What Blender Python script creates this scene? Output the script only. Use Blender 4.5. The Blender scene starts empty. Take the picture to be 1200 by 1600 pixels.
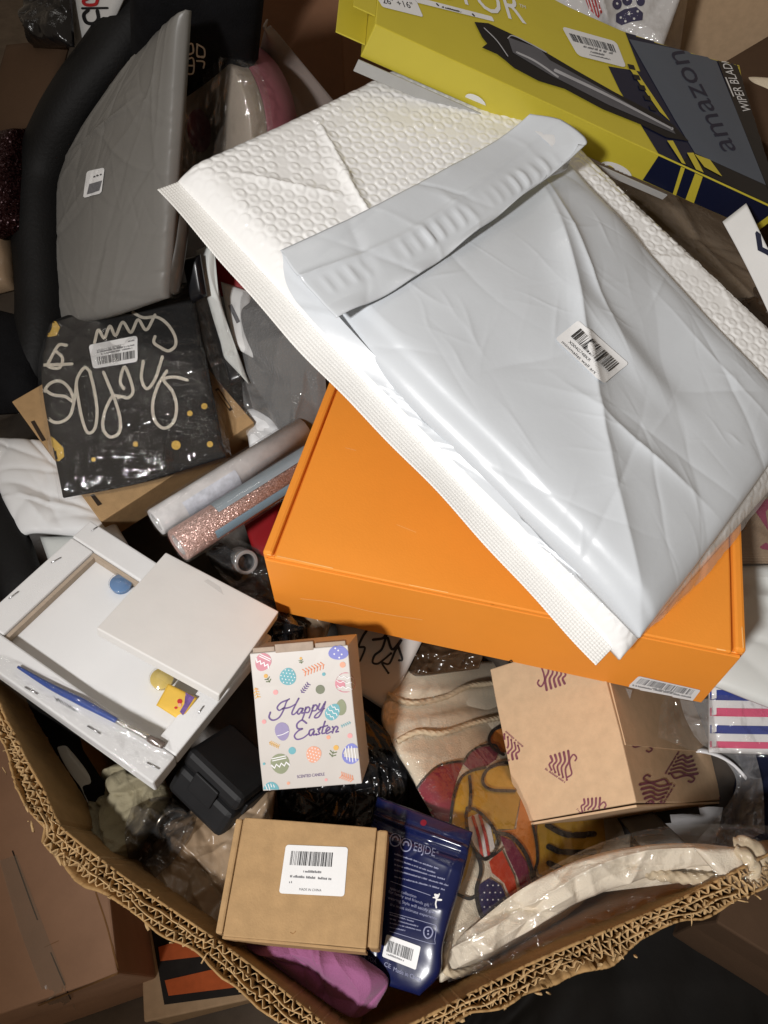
import bpy, math, random
import numpy as np
from mathutils import Vector, Matrix
from mathutils.bvhtree import BVHTree
from mathutils.geometry import tessellate_polygon

scene = bpy.context.scene
COL = scene.collection
R = math.radians

# ------------------------------------------------------------------ camera
FPX, PITCH = 1203.0, R(33)
CAM = np.array([0.0, 0.0, 1.32])
cd = bpy.data.cameras.new('camera'); cam = bpy.data.objects.new('camera', cd); COL.objects.link(cam)
cam.location = CAM; cam.rotation_euler = (PITCH, 0, 0)
cd.sensor_fit = 'HORIZONTAL'; cd.sensor_width = 36.0; cd.lens = 36.0 * FPX / 1200
cd.clip_start = 0.02; cd.clip_end = 60
cd.dof.use_dof = False
scene.camera = cam

# ------------------------------------------------------------------ light
world = bpy.data.worlds.new('World'); scene.world = world; world.use_nodes = True
bg = world.node_tree.nodes['Background']
bg.inputs[0].default_value = (1.0, 0.80, 0.60, 1); bg.inputs[1].default_value = 0.16

def area_lamp(name, loc, target, watts, size, col):
    d = bpy.data.lights.new(name, 'AREA'); d.shape = 'DISK'; d.size = size; d.energy = watts; d.color = col
    o = bpy.data.objects.new(name, d); COL.objects.link(o); o.location = loc
    o.rotation_euler = (Vector(target) - Vector(loc)).to_track_quat('-Z', 'Y').to_euler()
    return o
def spot_lamp(name, loc, target, watts, size, cone, blend, col):
    d = bpy.data.lights.new(name, 'SPOT'); d.energy = watts; d.color = col; d.shadow_soft_size = size; d.spot_size = R(cone); d.spot_blend = blend
    o = bpy.data.objects.new(name, d); COL.objects.link(o); o.location = loc
    o.rotation_euler = (Vector(target) - Vector(loc)).to_track_quat('-Z', 'Y').to_euler()
    return o
spot_lamp('work_lamp', (-0.50, -0.50, 1.80), (0.22, 0.36, 0.72), 86.0, 0.06, 67, 1.0, (1.0, 0.98, 0.965))
for i, (x, y) in enumerate(((-0.05, 1.45), (-0.75, 1.10), (-1.35, 1.45))):          # ceiling tubes: first inferred from long glints, other two added for more glints
    tl = area_lamp('ceiling_tube', (x, y, 2.45), (0.0, 0.45, 0.75), (1.5, .7, .5)[i], 1.2, (1.0, 0.96, 0.90))
    tl.data.shape = 'RECTANGLE'; tl.data.size = 1.0; tl.data.size_y = 0.02

scene.view_settings.view_transform = 'Standard'; scene.view_settings.look = 'None'
scene.view_settings.exposure = 0.0; scene.view_settings.gamma = 1.0
scene.view_settings.use_curve_mapping = False
scene.render.engine = 'CYCLES'
scene.cycles.max_bounces = 8; scene.cycles.diffuse_bounces = 3; scene.cycles.glossy_bounces = 3
scene.cycles.transmission_bounces = 4; scene.cycles.transparent_max_bounces = 16
scene.cycles.caustics_reflective = False; scene.cycles.caustics_refractive = False
scene.cycles.use_denoising = True
scene.cycles.sample_clamp_indirect = 4.0

# ------------------------------------------------------------------ picking points in the place
FW = np.array([0, math.sin(PITCH), -math.cos(PITCH)]); UP = np.array([0, math.cos(PITCH), math.sin(PITCH)])
def ray(x, y):
    return FW + np.array([(x - 600) / FPX, 0, 0]) - (y - 800) / FPX * UP
def at(x, y, z):
    d = ray(x, y); return CAM + d * (z - CAM[2]) / d[2]
def srgb(r, g, b):
    f = lambda c: (c / 255 / 12.92) if c <= 10 else ((c / 255 + .055) / 1.055) ** 2.4
    return (f(r), f(g), f(b))

# ------------------------------------------------------------------ materials
MATS = {}
def mat(name, col, rough=.6, spec=.4, metal=0., vary=.12, vscale=30., bump=0., bscale=200., coat=0., sheen=0., trans=0., stretch=None, mottle=None, bdetail=4.):
    """procedural material: base colour with soft noise variation, optional fine relief"""
    if name in MATS: return MATS[name]
    m = bpy.data.materials.new(name); m.use_nodes = True; nt = m.node_tree; n = nt.nodes; l = nt.links
    b = n['Principled BSDF']
    b.inputs['Roughness'].default_value = rough; b.inputs['Specular IOR Level'].default_value = spec
    b.inputs['Metallic'].default_value = metal; b.inputs['Coat Weight'].default_value = coat
    b.inputs['Coat Roughness'].default_value = .12; b.inputs['Sheen Weight'].default_value = sheen
    tc = n.new('ShaderNodeTexCoord'); src = tc.outputs['Object']
    if stretch:
        mp = n.new('ShaderNodeMapping'); mp.inputs['Scale'].default_value = stretch; l.new(src, mp.inputs[0]); src = mp.outputs[0]
    nz = n.new('ShaderNodeTexNoise'); nz.inputs['Scale'].default_value = vscale; nz.inputs['Detail'].default_value = 5; nz.inputs['Roughness'].default_value = .6
    l.new(src, nz.inputs['Vector'])
    mx = n.new('ShaderNodeMix'); mx.data_type = 'RGBA'
    c = np.array(col); lo = np.clip(c * (1 - vary), 0, 1); hi = np.clip(c * (1 + vary), 0, 1)
    if mottle is not None: lo = np.array(mottle)
    mx.inputs[6].default_value = (*lo, 1); mx.inputs[7].default_value = (*hi, 1)
    rp = n.new('ShaderNodeMapRange'); rp.inputs[1].default_value = .3; rp.inputs[2].default_value = .7
    l.new(nz.outputs[0], rp.inputs[0]); l.new(rp.outputs[0], mx.inputs[0]); l.new(mx.outputs[2], b.inputs['Base Color'])
    if bump:
        n2 = n.new('ShaderNodeTexNoise'); n2.inputs['Scale'].default_value = bscale; n2.inputs['Detail'].default_value = bdetail
        l.new(src, n2.inputs['Vector'])
        bp = n.new('ShaderNodeBump'); bp.inputs['Strength'].default_value = bump; bp.inputs['Distance'].default_value = .002
        l.new(n2.outputs[0], bp.inputs['Height']); l.new(bp.outputs[0], b.inputs['Normal'])
    if trans:
        b.inputs['Transmission Weight'].default_value = trans
    MATS[name] = m
    return m

def film(name, tint=(.97, .97, .97), haze=.03, gloss=.10, rough=.10, bump=.25, bscale=60., hazecol=(.8, .8, .8)):
    """clear polythene: see-through, a little milky, mirror-like where it turns"""
    if name in MATS: return MATS[name]
    m = bpy.data.materials.new(name); m.use_nodes = True; nt = m.node_tree; n = nt.nodes; l = nt.links
    n.remove(n['Principled BSDF']); out = n['Material Output']
    tr = n.new('ShaderNodeBsdfTransparent'); tr.inputs[0].default_value = (*tint, 1)
    df = n.new('ShaderNodeBsdfDiffuse'); df.inputs[0].default_value = (*hazecol, 1)
    gl = n.new('ShaderNodeBsdfGlossy'); gl.inputs[0].default_value = (1, 1, 1, 1); gl.inputs['Roughness'].default_value = rough
    tc = n.new('ShaderNodeTexCoord'); nz = n.new('ShaderNodeTexNoise'); nz.inputs['Scale'].default_value = bscale; nz.inputs['Detail'].default_value = 3
    l.new(tc.outputs['Object'], nz.inputs['Vector'])
    bp = n.new('ShaderNodeBump'); bp.inputs['Strength'].default_value = bump; bp.inputs['Distance'].default_value = .004
    l.new(nz.outputs[0], bp.inputs['Height']); l.new(bp.outputs[0], gl.inputs['Normal'])
    lw = n.new('ShaderNodeLayerWeight'); lw.inputs[0].default_value = .25; l.new(bp.outputs[0], lw.inputs['Normal'])
    mr = n.new('ShaderNodeMapRange'); mr.inputs[1].default_value = 0; mr.inputs[2].default_value = 1
    mr.inputs[3].default_value = gloss * .65; mr.inputs[4].default_value = min(1, gloss * 2.6); l.new(lw.outputs['Fresnel'], mr.inputs[0])
    m1 = n.new('ShaderNodeMixShader'); m1.inputs[0].default_value = haze; l.new(tr.outputs[0], m1.inputs[1]); l.new(df.outputs[0], m1.inputs[2])
    m2 = n.new('ShaderNodeMixShader'); l.new(mr.outputs[0], m2.inputs[0]); l.new(m1.outputs[0], m2.inputs[1]); l.new(gl.outputs[0], m2.inputs[2])
    l.new(m2.outputs[0], out.inputs['Surface'])
    MATS[name] = m
    return m

def glitter(name, col, scale=900.):
    """flat flakes turned every way: each voronoi cell has its own tilt"""
    m = bpy.data.materials.new(name); m.use_nodes = True; nt = m.node_tree; n = nt.nodes; l = nt.links; b = n['Principled BSDF']
    b.inputs['Base Color'].default_value = (*col, 1); b.inputs['Metallic'].default_value = .55; b.inputs['Roughness'].default_value = .3
    tc = n.new('ShaderNodeTexCoord'); v = n.new('ShaderNodeTexVoronoi'); v.inputs['Scale'].default_value = scale; l.new(tc.outputs['Object'], v.inputs['Vector'])
    g = n.new('ShaderNodeNewGeometry')
    vm = n.new('ShaderNodeVectorMath'); vm.operation = 'MULTIPLY_ADD'; vm.inputs[1].default_value = (1.3, 1.3, 1.3); vm.inputs[2].default_value = (-.65, -.65, -.65)
    l.new(v.outputs['Color'], vm.inputs[0])
    ad = n.new('ShaderNodeVectorMath'); ad.operation = 'ADD'; l.new(g.outputs['Normal'], ad.inputs[0]); l.new(vm.outputs[0], ad.inputs[1])
    nm = n.new('ShaderNodeVectorMath'); nm.operation = 'NORMALIZE'; l.new(ad.outputs[0], nm.inputs[0]); l.new(nm.outputs[0], b.inputs['Normal'])
    MATS[name] = m
    return m

def weave(name, col, col2, scale, rough=.8, bump=.6, angle=0.):
    m = bpy.data.materials.new(name); m.use_nodes = True; nt = m.node_tree; n = nt.nodes; l = nt.links; b = n['Principled BSDF']
    b.inputs['Roughness'].default_value = rough; b.inputs['Specular IOR Level'].default_value = .25
    tc = n.new('ShaderNodeTexCoord'); mp = n.new('ShaderNodeMapping'); mp.inputs['Rotation'].default_value[2] = angle; l.new(tc.outputs['Object'], mp.inputs[0])
    w1 = n.new('ShaderNodeTexWave'); w1.bands_direction = 'X'; w2 = n.new('ShaderNodeTexWave'); w2.bands_direction = 'Y'
    for w in (w1, w2): w.inputs['Scale'].default_value = scale; w.inputs['Distortion'].default_value = .6; w.inputs['Detail Scale'].default_value = 2; l.new(mp.outputs[0], w.inputs['Vector'])
    mu = n.new('ShaderNodeMath'); mu.operation = 'MULTIPLY'; l.new(w1.outputs['Fac'], mu.inputs[0]); l.new(w2.outputs['Fac'], mu.inputs[1])
    mx = n.new('ShaderNodeMix'); mx.data_type = 'RGBA'; mx.inputs[6].default_value = (*col2, 1); mx.inputs[7].default_value = (*col, 1)
    l.new(mu.outputs[0], mx.inputs[0]); l.new(mx.outputs[2], b.inputs['Base Color'])
    bp = n.new('ShaderNodeBump'); bp.inputs['Strength'].default_value = bump; bp.inputs['Distance'].default_value = .0012; l.new(mu.outputs[0], bp.inputs['Height']); l.new(bp.outputs[0], b.inputs['Normal'])
    MATS[name] = m
    return m

# ------------------------------------------------------------------ objects
GEO = {}                                             # object -> (world verts, faces), for laying prints and films on it
def tag(o, label, cat, group=None, kind=None):
    if label: o['label'] = label
    if cat: o['category'] = cat
    if group: o['group'] = group
    if kind: o['kind'] = kind
    return o
def thing(name, label, cat, base, group=None):
    o = bpy.data.objects.new(name, None); COL.objects.link(o); o.location = [float(v) for v in base]
    o.empty_display_size = .02
    return tag(o, label, cat, group)
def origin_of(p):
    v = Vector((0, 0, 0))
    while p is not None: v = v + p.location; p = p.parent
    return np.array(v)
def mesh(name, V, Fc, m, parent=None, smooth=True, label=None):
    V = np.asarray(V, float)
    if parent is None: base = np.array([V[:, 0].mean(), V[:, 1].mean(), V[:, 2].min()])
    else: base = origin_of(parent)
    me = bpy.data.meshes.new(name); me.from_pydata((V - base).tolist(), [], [tuple(int(i) for i in f) for f in Fc]); me.update()
    if smooth: me.shade_smooth()
    me.materials.append(m if not isinstance(m, str) else MATS[m])
    o = bpy.data.objects.new(name, me); COL.objects.link(o)
    if parent is not None: o.parent = parent
    else: o.location = base
    if label: o['label'] = label
    GEO[o] = (V, [tuple(int(i) for i in f) for f in Fc])
    return o
def solid(o, t, off=0.):
    md = o.modifiers.new('thickness', 'SOLIDIFY'); md.thickness = t; md.offset = off
    return o

# ---- boxes given by a fitted pose
BOX = {
 'orange': ([[0.9727, 0.2321, -0.0009, -0.1015], [-0.2318, 0.9717, 0.0458, 0.3136], [0.0115, -0.0443, 0.9989, 0.6701]], [0.3878, 0.32, 0.0962]),
 'kraft': ([[0.9959, 0.0849, -0.0314, -0.1157], [-0.0847, 0.9964, 0.0088, 0.0454], [0.032, -0.0061, 0.9995, 0.66]], [0.1133, 0.0807, 0.035]),
 'easter': ([[0.9911, -0.0985, -0.0897, -0.0915], [0.0319, 0.8292, -0.558, 0.1773], [0.1293, 0.5502, 0.825, 0.6401]], [0.0794, 0.11, 0.0534]),
 'canvas': ([[0.8473, 0.5142, 0.1327, -0.362], [-0.5244, 0.8496, 0.0566, 0.2589], [-0.0836, -0.1176, 0.9895, 0.7001]], [0.2118, 0.1556, 0.0202]),
 'white': ([[0.8877, 0.4125, 0.2045, -0.2376], [-0.4433, 0.8858, 0.1377, 0.2619], [-0.1244, -0.2129, 0.9691, 0.7281]], [0.117, 0.0944, 0.0121]),
 'wiper': ([[0.912, 0.0516, 0.407, -0.0239], [0.0362, 0.9781, -0.2051, 0.8149], [-0.4087, 0.2018, 0.8901, 0.9152]], [0.5282, 0.1704, 0.039]),
 'swan': ([[0.7386, -0.1195, -0.6635, 0.2759], [0.0046, 0.985, -0.1722, 0.1818], [0.6741, 0.1241, 0.7281, 0.4182]], [0.1147, 0.1411, 0.234]),
}
def pose(k):
    A, d = BOX[k]; A = np.array(A); sc_ = .875 if k == 'wiper' else 1.
    return A[:, :3] * sc_, CAM + (A[:, 3] - CAM) * sc_, np.array(d)
def box_vf(lo, hi, bev=.001, warp=0., seed=0, n=1):
    """a box with rounded edges (three bevel faces round every edge)"""
    import bmesh
    bm = bmesh.new(); bmesh.ops.create_cube(bm, size=1)
    lo = np.array(lo, float); hi = np.array(hi, float)
    for v in bm.verts: v.co = Vector(((lo + hi) / 2 + np.array(v.co) * (hi - lo)).tolist())
    if n > 1: bmesh.ops.subdivide_edges(bm, edges=bm.edges[:], cuts=n, use_grid_fill=True)
    if bev: bmesh.ops.bevel(bm, geom=[e for e in bm.edges if e.calc_face_angle(0) > .5], offset=bev, segments=2, affect='EDGES', profile=.5)
    V = np.array([v.co[:] for v in bm.verts]); bm.verts.index_update()
    Fc = [[v.index for v in f.verts] for f in bm.faces]; bm.free()
    if warp:
        rng = np.random.RandomState(seed); k = rng.randn(4, 3) * 25
        for q in k: V = V + warp * np.sin(V @ q + rng.rand() * 6)[:, None] * rng.randn(3)[None] * .5
    return V, Fc
def box(name, k, lo, hi, m, parent=None, bev=.001, warp=0., seed=0, n=1, label=None):
    Rm, org, d = pose(k) if isinstance(k, str) else k
    V, Fc = box_vf(lo, hi, bev, warp, seed, n)
    o = mesh(name, V @ Rm.T + org, Fc, m, parent, smooth=False, label=label)
    return o

# ---- soft sheets and packets
def catmull(pts, n):
    p = np.asarray(pts, float)
    if len(p) == 2: return p[0] + (p[1] - p[0]) * np.linspace(0, 1, n)[:, None]
    q = np.vstack([2 * p[0] - p[1], p, 2 * p[-1] - p[-2]])
    seg = np.linalg.norm(np.diff(p, axis=0), axis=1); s = np.concatenate([[0], np.cumsum(seg)]); s /= s[-1]
    out = []
    for t in np.linspace(0, 1, n):
        i = min(max(np.searchsorted(s, t) - 1, 0), len(p) - 2); f = (t - s[i]) / max(s[i + 1] - s[i], 1e-9)
        a, b, c, d = q[i], q[i + 1], q[i + 2], q[i + 3]
        out.append(.5 * (2 * b + (c - a) * f + (2 * a - 5 * b + 4 * c - d) * f * f + (3 * b - a - 3 * c + d) * f ** 3))
    return np.array(out)
def coons(top, right, bottom, left, nu, nv, conv=True):
    w = (lambda e: np.array([at(*p) for p in e])) if conv else (lambda e: np.asarray(e, float))
    T = catmull(w(top), nu); B = catmull(w(bottom), nu); L = catmull(w(left), nv); Rr = catmull(w(right), nv)
    u = np.linspace(0, 1, nu)[None, :, None]; v = np.linspace(0, 1, nv)[:, None, None]
    return (1 - v) * T[None] + v * B[None] + (1 - u) * L[:, None] + u * Rr[:, None] - ((1 - u) * (1 - v) * T[0] + u * (1 - v) * T[-1] + (1 - u) * v * B[0] + u * v * B[-1])
def gridnormals(G):
    du = np.gradient(G, axis=1); dv = np.gradient(G, axis=0); n = np.cross(dv, du)
    n /= np.linalg.norm(n, axis=2, keepdims=True) + 1e-12
    view = CAM - G
    if (n * view).sum() < 0: n = -n
    return n
def creases(X, Y, seed, n, amp, w=.004, ln=.05, sign=None):
    rng = np.random.RandomState(seed); h = np.zeros_like(X)
    x0, x1, y0, y1 = X.min(), X.max(), Y.min(), Y.max()
    for i in range(n):
        cx, cy, a = rng.uniform(x0, x1), rng.uniform(y0, y1), rng.uniform(0, math.pi)
        s = (X - cx) * math.cos(a) + (Y - cy) * math.sin(a); t = -(X - cx) * math.sin(a) + (Y - cy) * math.cos(a)
        L = ln * rng.uniform(.4, 1.6); ww = w * rng.uniform(.5, 2)
        s = s + .15 * L * np.sin(t / L * rng.uniform(.5, 2))
        h += amp * rng.uniform(.3, 1) * (rng.choice([-1, 1]) if sign is None else sign) * np.exp(-np.abs(s) / ww) * np.exp(-(t / L) ** 2)
    return h
def waves(X, Y, seed, n, amp, k0=40.):
    rng = np.random.RandomState(seed); h = np.zeros_like(X)
    for i in range(n):
        a = rng.uniform(0, 2 * math.pi); k = k0 * rng.uniform(.5, 1.6)
        h += amp / n * np.sin(k * (X * math.cos(a) + Y * math.sin(a)) + rng.uniform(0, 6) + 1.3 * np.sin(k * .5 * (Y * math.cos(a) - X * math.sin(a))))
    return h
def gridfaces(nu, nv, o=0):
    i = np.arange(nv - 1)[:, None] * nu + np.arange(nu - 1)[None]; i = i.ravel() + o
    return np.stack([i, i + nu, i + nu + 1, i + 1], 1).tolist()
def sheet(name, edges, nu, nv, m, parent=None, thick=0., disp=None, k=6., under=.0015, closed=True, label=None, smooth=True, rim=.0):
    """packet: top surface over a Coons patch (px, py, height edges), swollen by `thick`, creased by disp(u, v, X, Y)"""
    if len(edges) == 4 and not isinstance(edges[0][0], (tuple, list)):
        a, b, c, d = edges; edges = ([a, b], [b, c], [d, c], [a, d])
    G = coons(*edges, nu, nv); N = gridnormals(G)
    u, v = np.meshgrid(np.linspace(0, 1, nu), np.linspace(0, 1, nv))
    Lu = np.linalg.norm(G[nv // 2, 1:] - G[nv // 2, :-1], axis=1).sum(); Lv = np.linalg.norm(G[1:, nu // 2] - G[:-1, nu // 2], axis=1).sum()
    env = np.clip((1 - np.abs(2 * u - 1) ** k), 0, 1) ** .5 * np.clip((1 - np.abs(2 * v - 1) ** k), 0, 1) ** .5
    h = thick * env
    if disp is not None: h = h + disp(u, v, u * Lu, v * Lv) * (rim + (1 - rim) * np.clip(env * 1.4, 0, 1))
    T = G + N * h[..., None]
    V = T.reshape(-1, 3); Fc = gridfaces(nu, nv)
    if closed:
        per = list(range(nu)) + [r * nu + nu - 1 for r in range(1, nv)] + [(nv - 1) * nu + c for c in range(nu - 2, -1, -1)] + [r * nu for r in range(nv - 2, 0, -1)]
        low = V[per] - N.reshape(-1, 3)[per] * (under + .15 * thick)
        o0 = len(V); V = np.vstack([V, low]); n = len(per)
        Fc += [[per[i], per[(i + 1) % n], o0 + (i + 1) % n, o0 + i] for i in range(n)]
        ctr = low.mean(0)[None]; V = np.vstack([V, ctr]); Fc += [[o0 + i, o0 + (i + 1) % n, o0 + n] for i in range(n)]
    return mesh(name, V, Fc, m, parent, smooth, label)

# ---- tubes
def tube(name, path, rad, m, parent=None, ns=12, n=None, flat=1., cap=True, label=None, twist=0., lobes=0, conv=True, rough=0., seed=0):
    P0 = np.array([at(*p) for p in path]) if conv else np.asarray(path, float)
    n = n or max(2, len(path) * 6); Pp = catmull(P0, n)
    rad = np.interp(np.linspace(0, 1, n), np.linspace(0, 1, len(np.atleast_1d(rad))), np.atleast_1d(rad)) if np.ndim(rad) else np.full(n, rad)
    Tn = np.gradient(Pp, axis=0); Tn /= np.linalg.norm(Tn, axis=1, keepdims=True)
    V = []; s = np.concatenate([[0], np.cumsum(np.linalg.norm(np.diff(Pp, axis=0), axis=1))]); rng = np.random.RandomState(seed)
    ph = rng.rand(6) * 6
    for i in range(n):
        a = np.cross(Tn[i], [0, 0, 1]); a /= np.linalg.norm(a) + 1e-9; b = np.cross(a, Tn[i])
        for j in range(ns):
            t = 2 * math.pi * j / ns; r = rad[i]
            if lobes: r *= 1 + .16 * math.cos(lobes * t + twist * s[i])
            if rough: r *= 1 + rough * (math.sin(3 * t + s[i] * 90 + ph[0]) + math.sin(2 * t - s[i] * 55 + ph[1]) + math.sin(s[i] * 140 + ph[2])) / 3
            V.append(Pp[i] + r * (math.cos(t) * a + flat * math.sin(t) * b))
    Fc = [[i * ns + j, i * ns + (j + 1) % ns, (i + 1) * ns + (j + 1) % ns, (i + 1) * ns + j] for i in range(n - 1) for j in range(ns)]
    if cap: Fc += [list(range(ns))[::-1], [(n - 1) * ns + j for j in range(ns)]]
    return mesh(name, V, Fc, m, parent, True, label)
def lathe(name, org, axis, prof, m, parent=None, ns=40, label=None, smooth=True):
    ax = np.array(axis, float); ax /= np.linalg.norm(ax); a = np.cross(ax, [.3, .2, 1]); a /= np.linalg.norm(a); b = np.cross(ax, a)
    V = [np.array(org) + ax * h + r * (math.cos(2 * math.pi * j / ns) * a + math.sin(2 * math.pi * j / ns) * b) for r, h in prof for j in range(ns)]
    k = len(prof); Fc = [[i * ns + j, i * ns + (j + 1) % ns, (i + 1) * ns + (j + 1) % ns, (i + 1) * ns + j] for i in range(k - 1) for j in range(ns)]
    o = mesh(name, V, Fc, m, parent, smooth, label)
    return o

# ---- prints: flat shapes laid on a surface
BV = {}
def bvh(objs):
    key = tuple(o.name for o in objs)
    if key not in BV:
        V, Fc, k = [], [], 0
        for o in objs:
            v, f = GEO[o]; V += v.tolist(); Fc += [tuple(i + k for i in q) for q in f]; k += len(v)
        BV[key] = BVHTree.FromPolygons(V, Fc)
    return BV[key]
def cast(t, x, y, off=.0004):
    d = Vector(ray(x, y)).normalized(); h, nn, i, ds = t.ray_cast(Vector(CAM), d)
    if h is None: return None
    if nn.dot(d) > 0: nn = -nn
    return np.array(h + nn * off)
def lay(name, polys2d, tris, on, m, parent, off=.0004, label=None):
    """polys2d: list of (x, y); tris: faces; every corner is set on the surface `on`"""
    t = bvh(on if isinstance(on, (list, tuple)) else [on]); C = [cast(t, x, y, off) for x, y in polys2d]
    idx = {}; V = []; Fc = []
    for f in tris:
        if any(C[i] is None for i in f): continue
        q = []
        for i in f:
            if i not in idx: idx[i] = len(V); V.append(C[i])
            q.append(idx[i])
        e = max(np.linalg.norm(V[q[a]] - V[q[a - 1]]) for a in range(len(q)))
        if e < .12: Fc.append(q)
    if not Fc: return None
    return mesh(name, V, Fc, m, parent, False, label)
class Ink:
    """collects flat shapes drawn on one surface; build() lays them there as one print"""
    def __init__(s): s.P = []; s.F = []
    def tri(s, a, b, c, mx):
        e = max(math.dist(a, b), math.dist(b, c), math.dist(c, a))
        if e > mx:
            ab, bc, ca = [((p[0] + q[0]) / 2, (p[1] + q[1]) / 2) for p, q in ((a, b), (b, c), (c, a))]
            for t in ((a, ab, ca), (ab, b, bc), (ca, bc, c), (ab, bc, ca)): s.tri(*t, mx)
        else:
            k = len(s.P); s.P += [a, b, c]; s.F.append((k, k + 1, k + 2))
    def poly(s, pts, mx=60):
        pts = [tuple(map(float, p)) for p in pts]
        for t in tessellate_polygon([[Vector((x, y, 0)) for x, y in pts]]): s.tri(pts[t[0]], pts[t[1]], pts[t[2]], mx)
        return s
    def line(s, pts, w, n=None, w1=None):
        p = catmull(pts, n or max(4, 7 * len(pts))) if len(pts) > 2 else catmull(pts, n or 4)
        t = np.gradient(p, axis=0); t /= np.linalg.norm(t, axis=1, keepdims=True) + 1e-9
        nn = np.stack([-t[:, 1], t[:, 0]], 1); ww = np.linspace(w, w1 if w1 else w, len(p))[:, None] / 2
        a, b = p + nn * ww, p - nn * ww; k = len(s.P)
        for i in range(len(p)): s.P += [tuple(a[i]), tuple(b[i])]
        s.F += [(k + 2 * i, k + 2 * i + 1, k + 2 * i + 3, k + 2 * i + 2) for i in range(len(p) - 1)]
        for c in (p[0], p[-1]): s.disc(c, w / 2, n=8)
        return s
    def disc(s, c, r, ry=None, ang=0, n=16):
        ry = ry or r; k = len(s.P); s.P.append(tuple(c)); ca, sa = math.cos(ang), math.sin(ang)
        for j in range(n):
            x, y = r * math.cos(2 * math.pi * j / n), ry * math.sin(2 * math.pi * j / n)
            s.P.append((c[0] + ca * x - sa * y, c[1] + sa * x + ca * y))
        s.F += [(k, k + 1 + j, k + 1 + (j + 1) % n) for j in range(n)]
        return s
    def text(s, txt, bl, br, up, fit=True):
        """Blender's own font, baseline bl -> br, cap height vector up"""
        V, Fc = glyphs(txt); x1 = max(v[0] for v in V); x0 = min(v[0] for v in V); H = .70
        bl = np.array(bl, float); e = np.array(br, float) - bl; up = np.array(up, float); k = len(s.P)
        s.P += [tuple(bl + e * ((x - x0) / (x1 - x0)) + up * (y / H)) for x, y in V]
        s.F += [tuple(i + k for i in f) for f in Fc]
        return s
    def bars(s, q, seed, n=38, t0=0., t1=1.):
        rng = np.random.RandomState(seed); x = 0; q = [np.array(p, float) for p in q]
        f = lambda a, b: tuple((1 - a) * (1 - b) * q[0] + a * (1 - b) * q[1] + a * b * q[2] + (1 - a) * b * q[3])
        w = rng.choice([1, 1, 1, 2, 3], n * 2); w = w / w.sum(); c = np.concatenate([[0], np.cumsum(w)])
        for i in range(0, n * 2, 2): s.poly([f(c[i], t0), f(c[i + 1], t0), f(c[i + 1], t1), f(c[i], t1)], 30)
        return s
    def scrawl(s, a, b, h, seed):
        """a line of print too small to read: short dashes"""
        rng = np.random.RandomState(seed); a = np.array(a, float); b = np.array(b, float); L = np.linalg.norm(b - a); x = 0; d = (b - a) / L; nn = np.array([-d[1], d[0]])
        while x < L:
            w = rng.uniform(.3, .62) * h
            if rng.rand() > .16:
                hh = h * rng.uniform(.55, 1.)
                p = a + d * x
                s.poly([p, p + d * w * .75, p + d * w * .75 - nn * hh, p - nn * hh])
            x += w
        return s
    def build(s, name, on, m, parent, off=.0004, label=None):
        return lay(name, s.P, s.F, on, m, parent, off, label)
GL = {}
def glyphs(txt):
    if txt not in GL:
        c = bpy.data.curves.new('lettering', 'FONT'); c.body = txt; c.resolution_u = 3; o = bpy.data.objects.new('lettering', c); COL.objects.link(o)
        bpy.context.view_layer.update(); e = o.evaluated_get(bpy.context.evaluated_depsgraph_get()); me = e.to_mesh()
        GL[txt] = ([(v.co.x, v.co.y) for v in me.vertices], [tuple(p.vertices) for p in me.polygons]); e.to_mesh_clear()
        bpy.data.objects.remove(o); bpy.data.curves.remove(c)
    return GL[txt]
def quadpts(q, n=9, r=0.12):
    """rounded rectangle inside the quad"""
    q = [np.array(p, float) for p in q]; f = lambda a, b: tuple((1 - a) * (1 - b) * q[0] + a * (1 - b) * q[1] + a * b * q[2] + (1 - a) * b * q[3])
    asp = (np.linalg.norm(q[1] - q[0]) + np.linalg.norm(q[2] - q[3])) / (np.linalg.norm(q[3] - q[0]) + np.linalg.norm(q[2] - q[1]))
    rx, ry = (r / asp, r) if asp > 1 else (r, r * asp); out = []
    for cx, cy, a0 in ((1 - rx, ry, -90), (1 - rx, 1 - ry, 0), (rx, 1 - ry, 90), (rx, ry, 180)):
        for j in range(4): a = R(a0 + 30 * j); out.append(f(cx + rx * math.cos(a), cy + ry * math.sin(a)))
    return out
def sticker(on, q, parent, name='shipping_label', mx=14, r=.1, off=.0006, m='label_paper', label=None):
    o = Ink().poly(quadpts(q, r=r), mx).build(name, on, MATS[m], parent, off, label)
    return o
def qf(q):
    q = [np.array(p, float) for p in q]
    return lambda a, b: (1 - a) * (1 - b) * q[0] + a * (1 - b) * q[1] + a * b * q[2] + (1 - a) * b * q[3]

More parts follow.
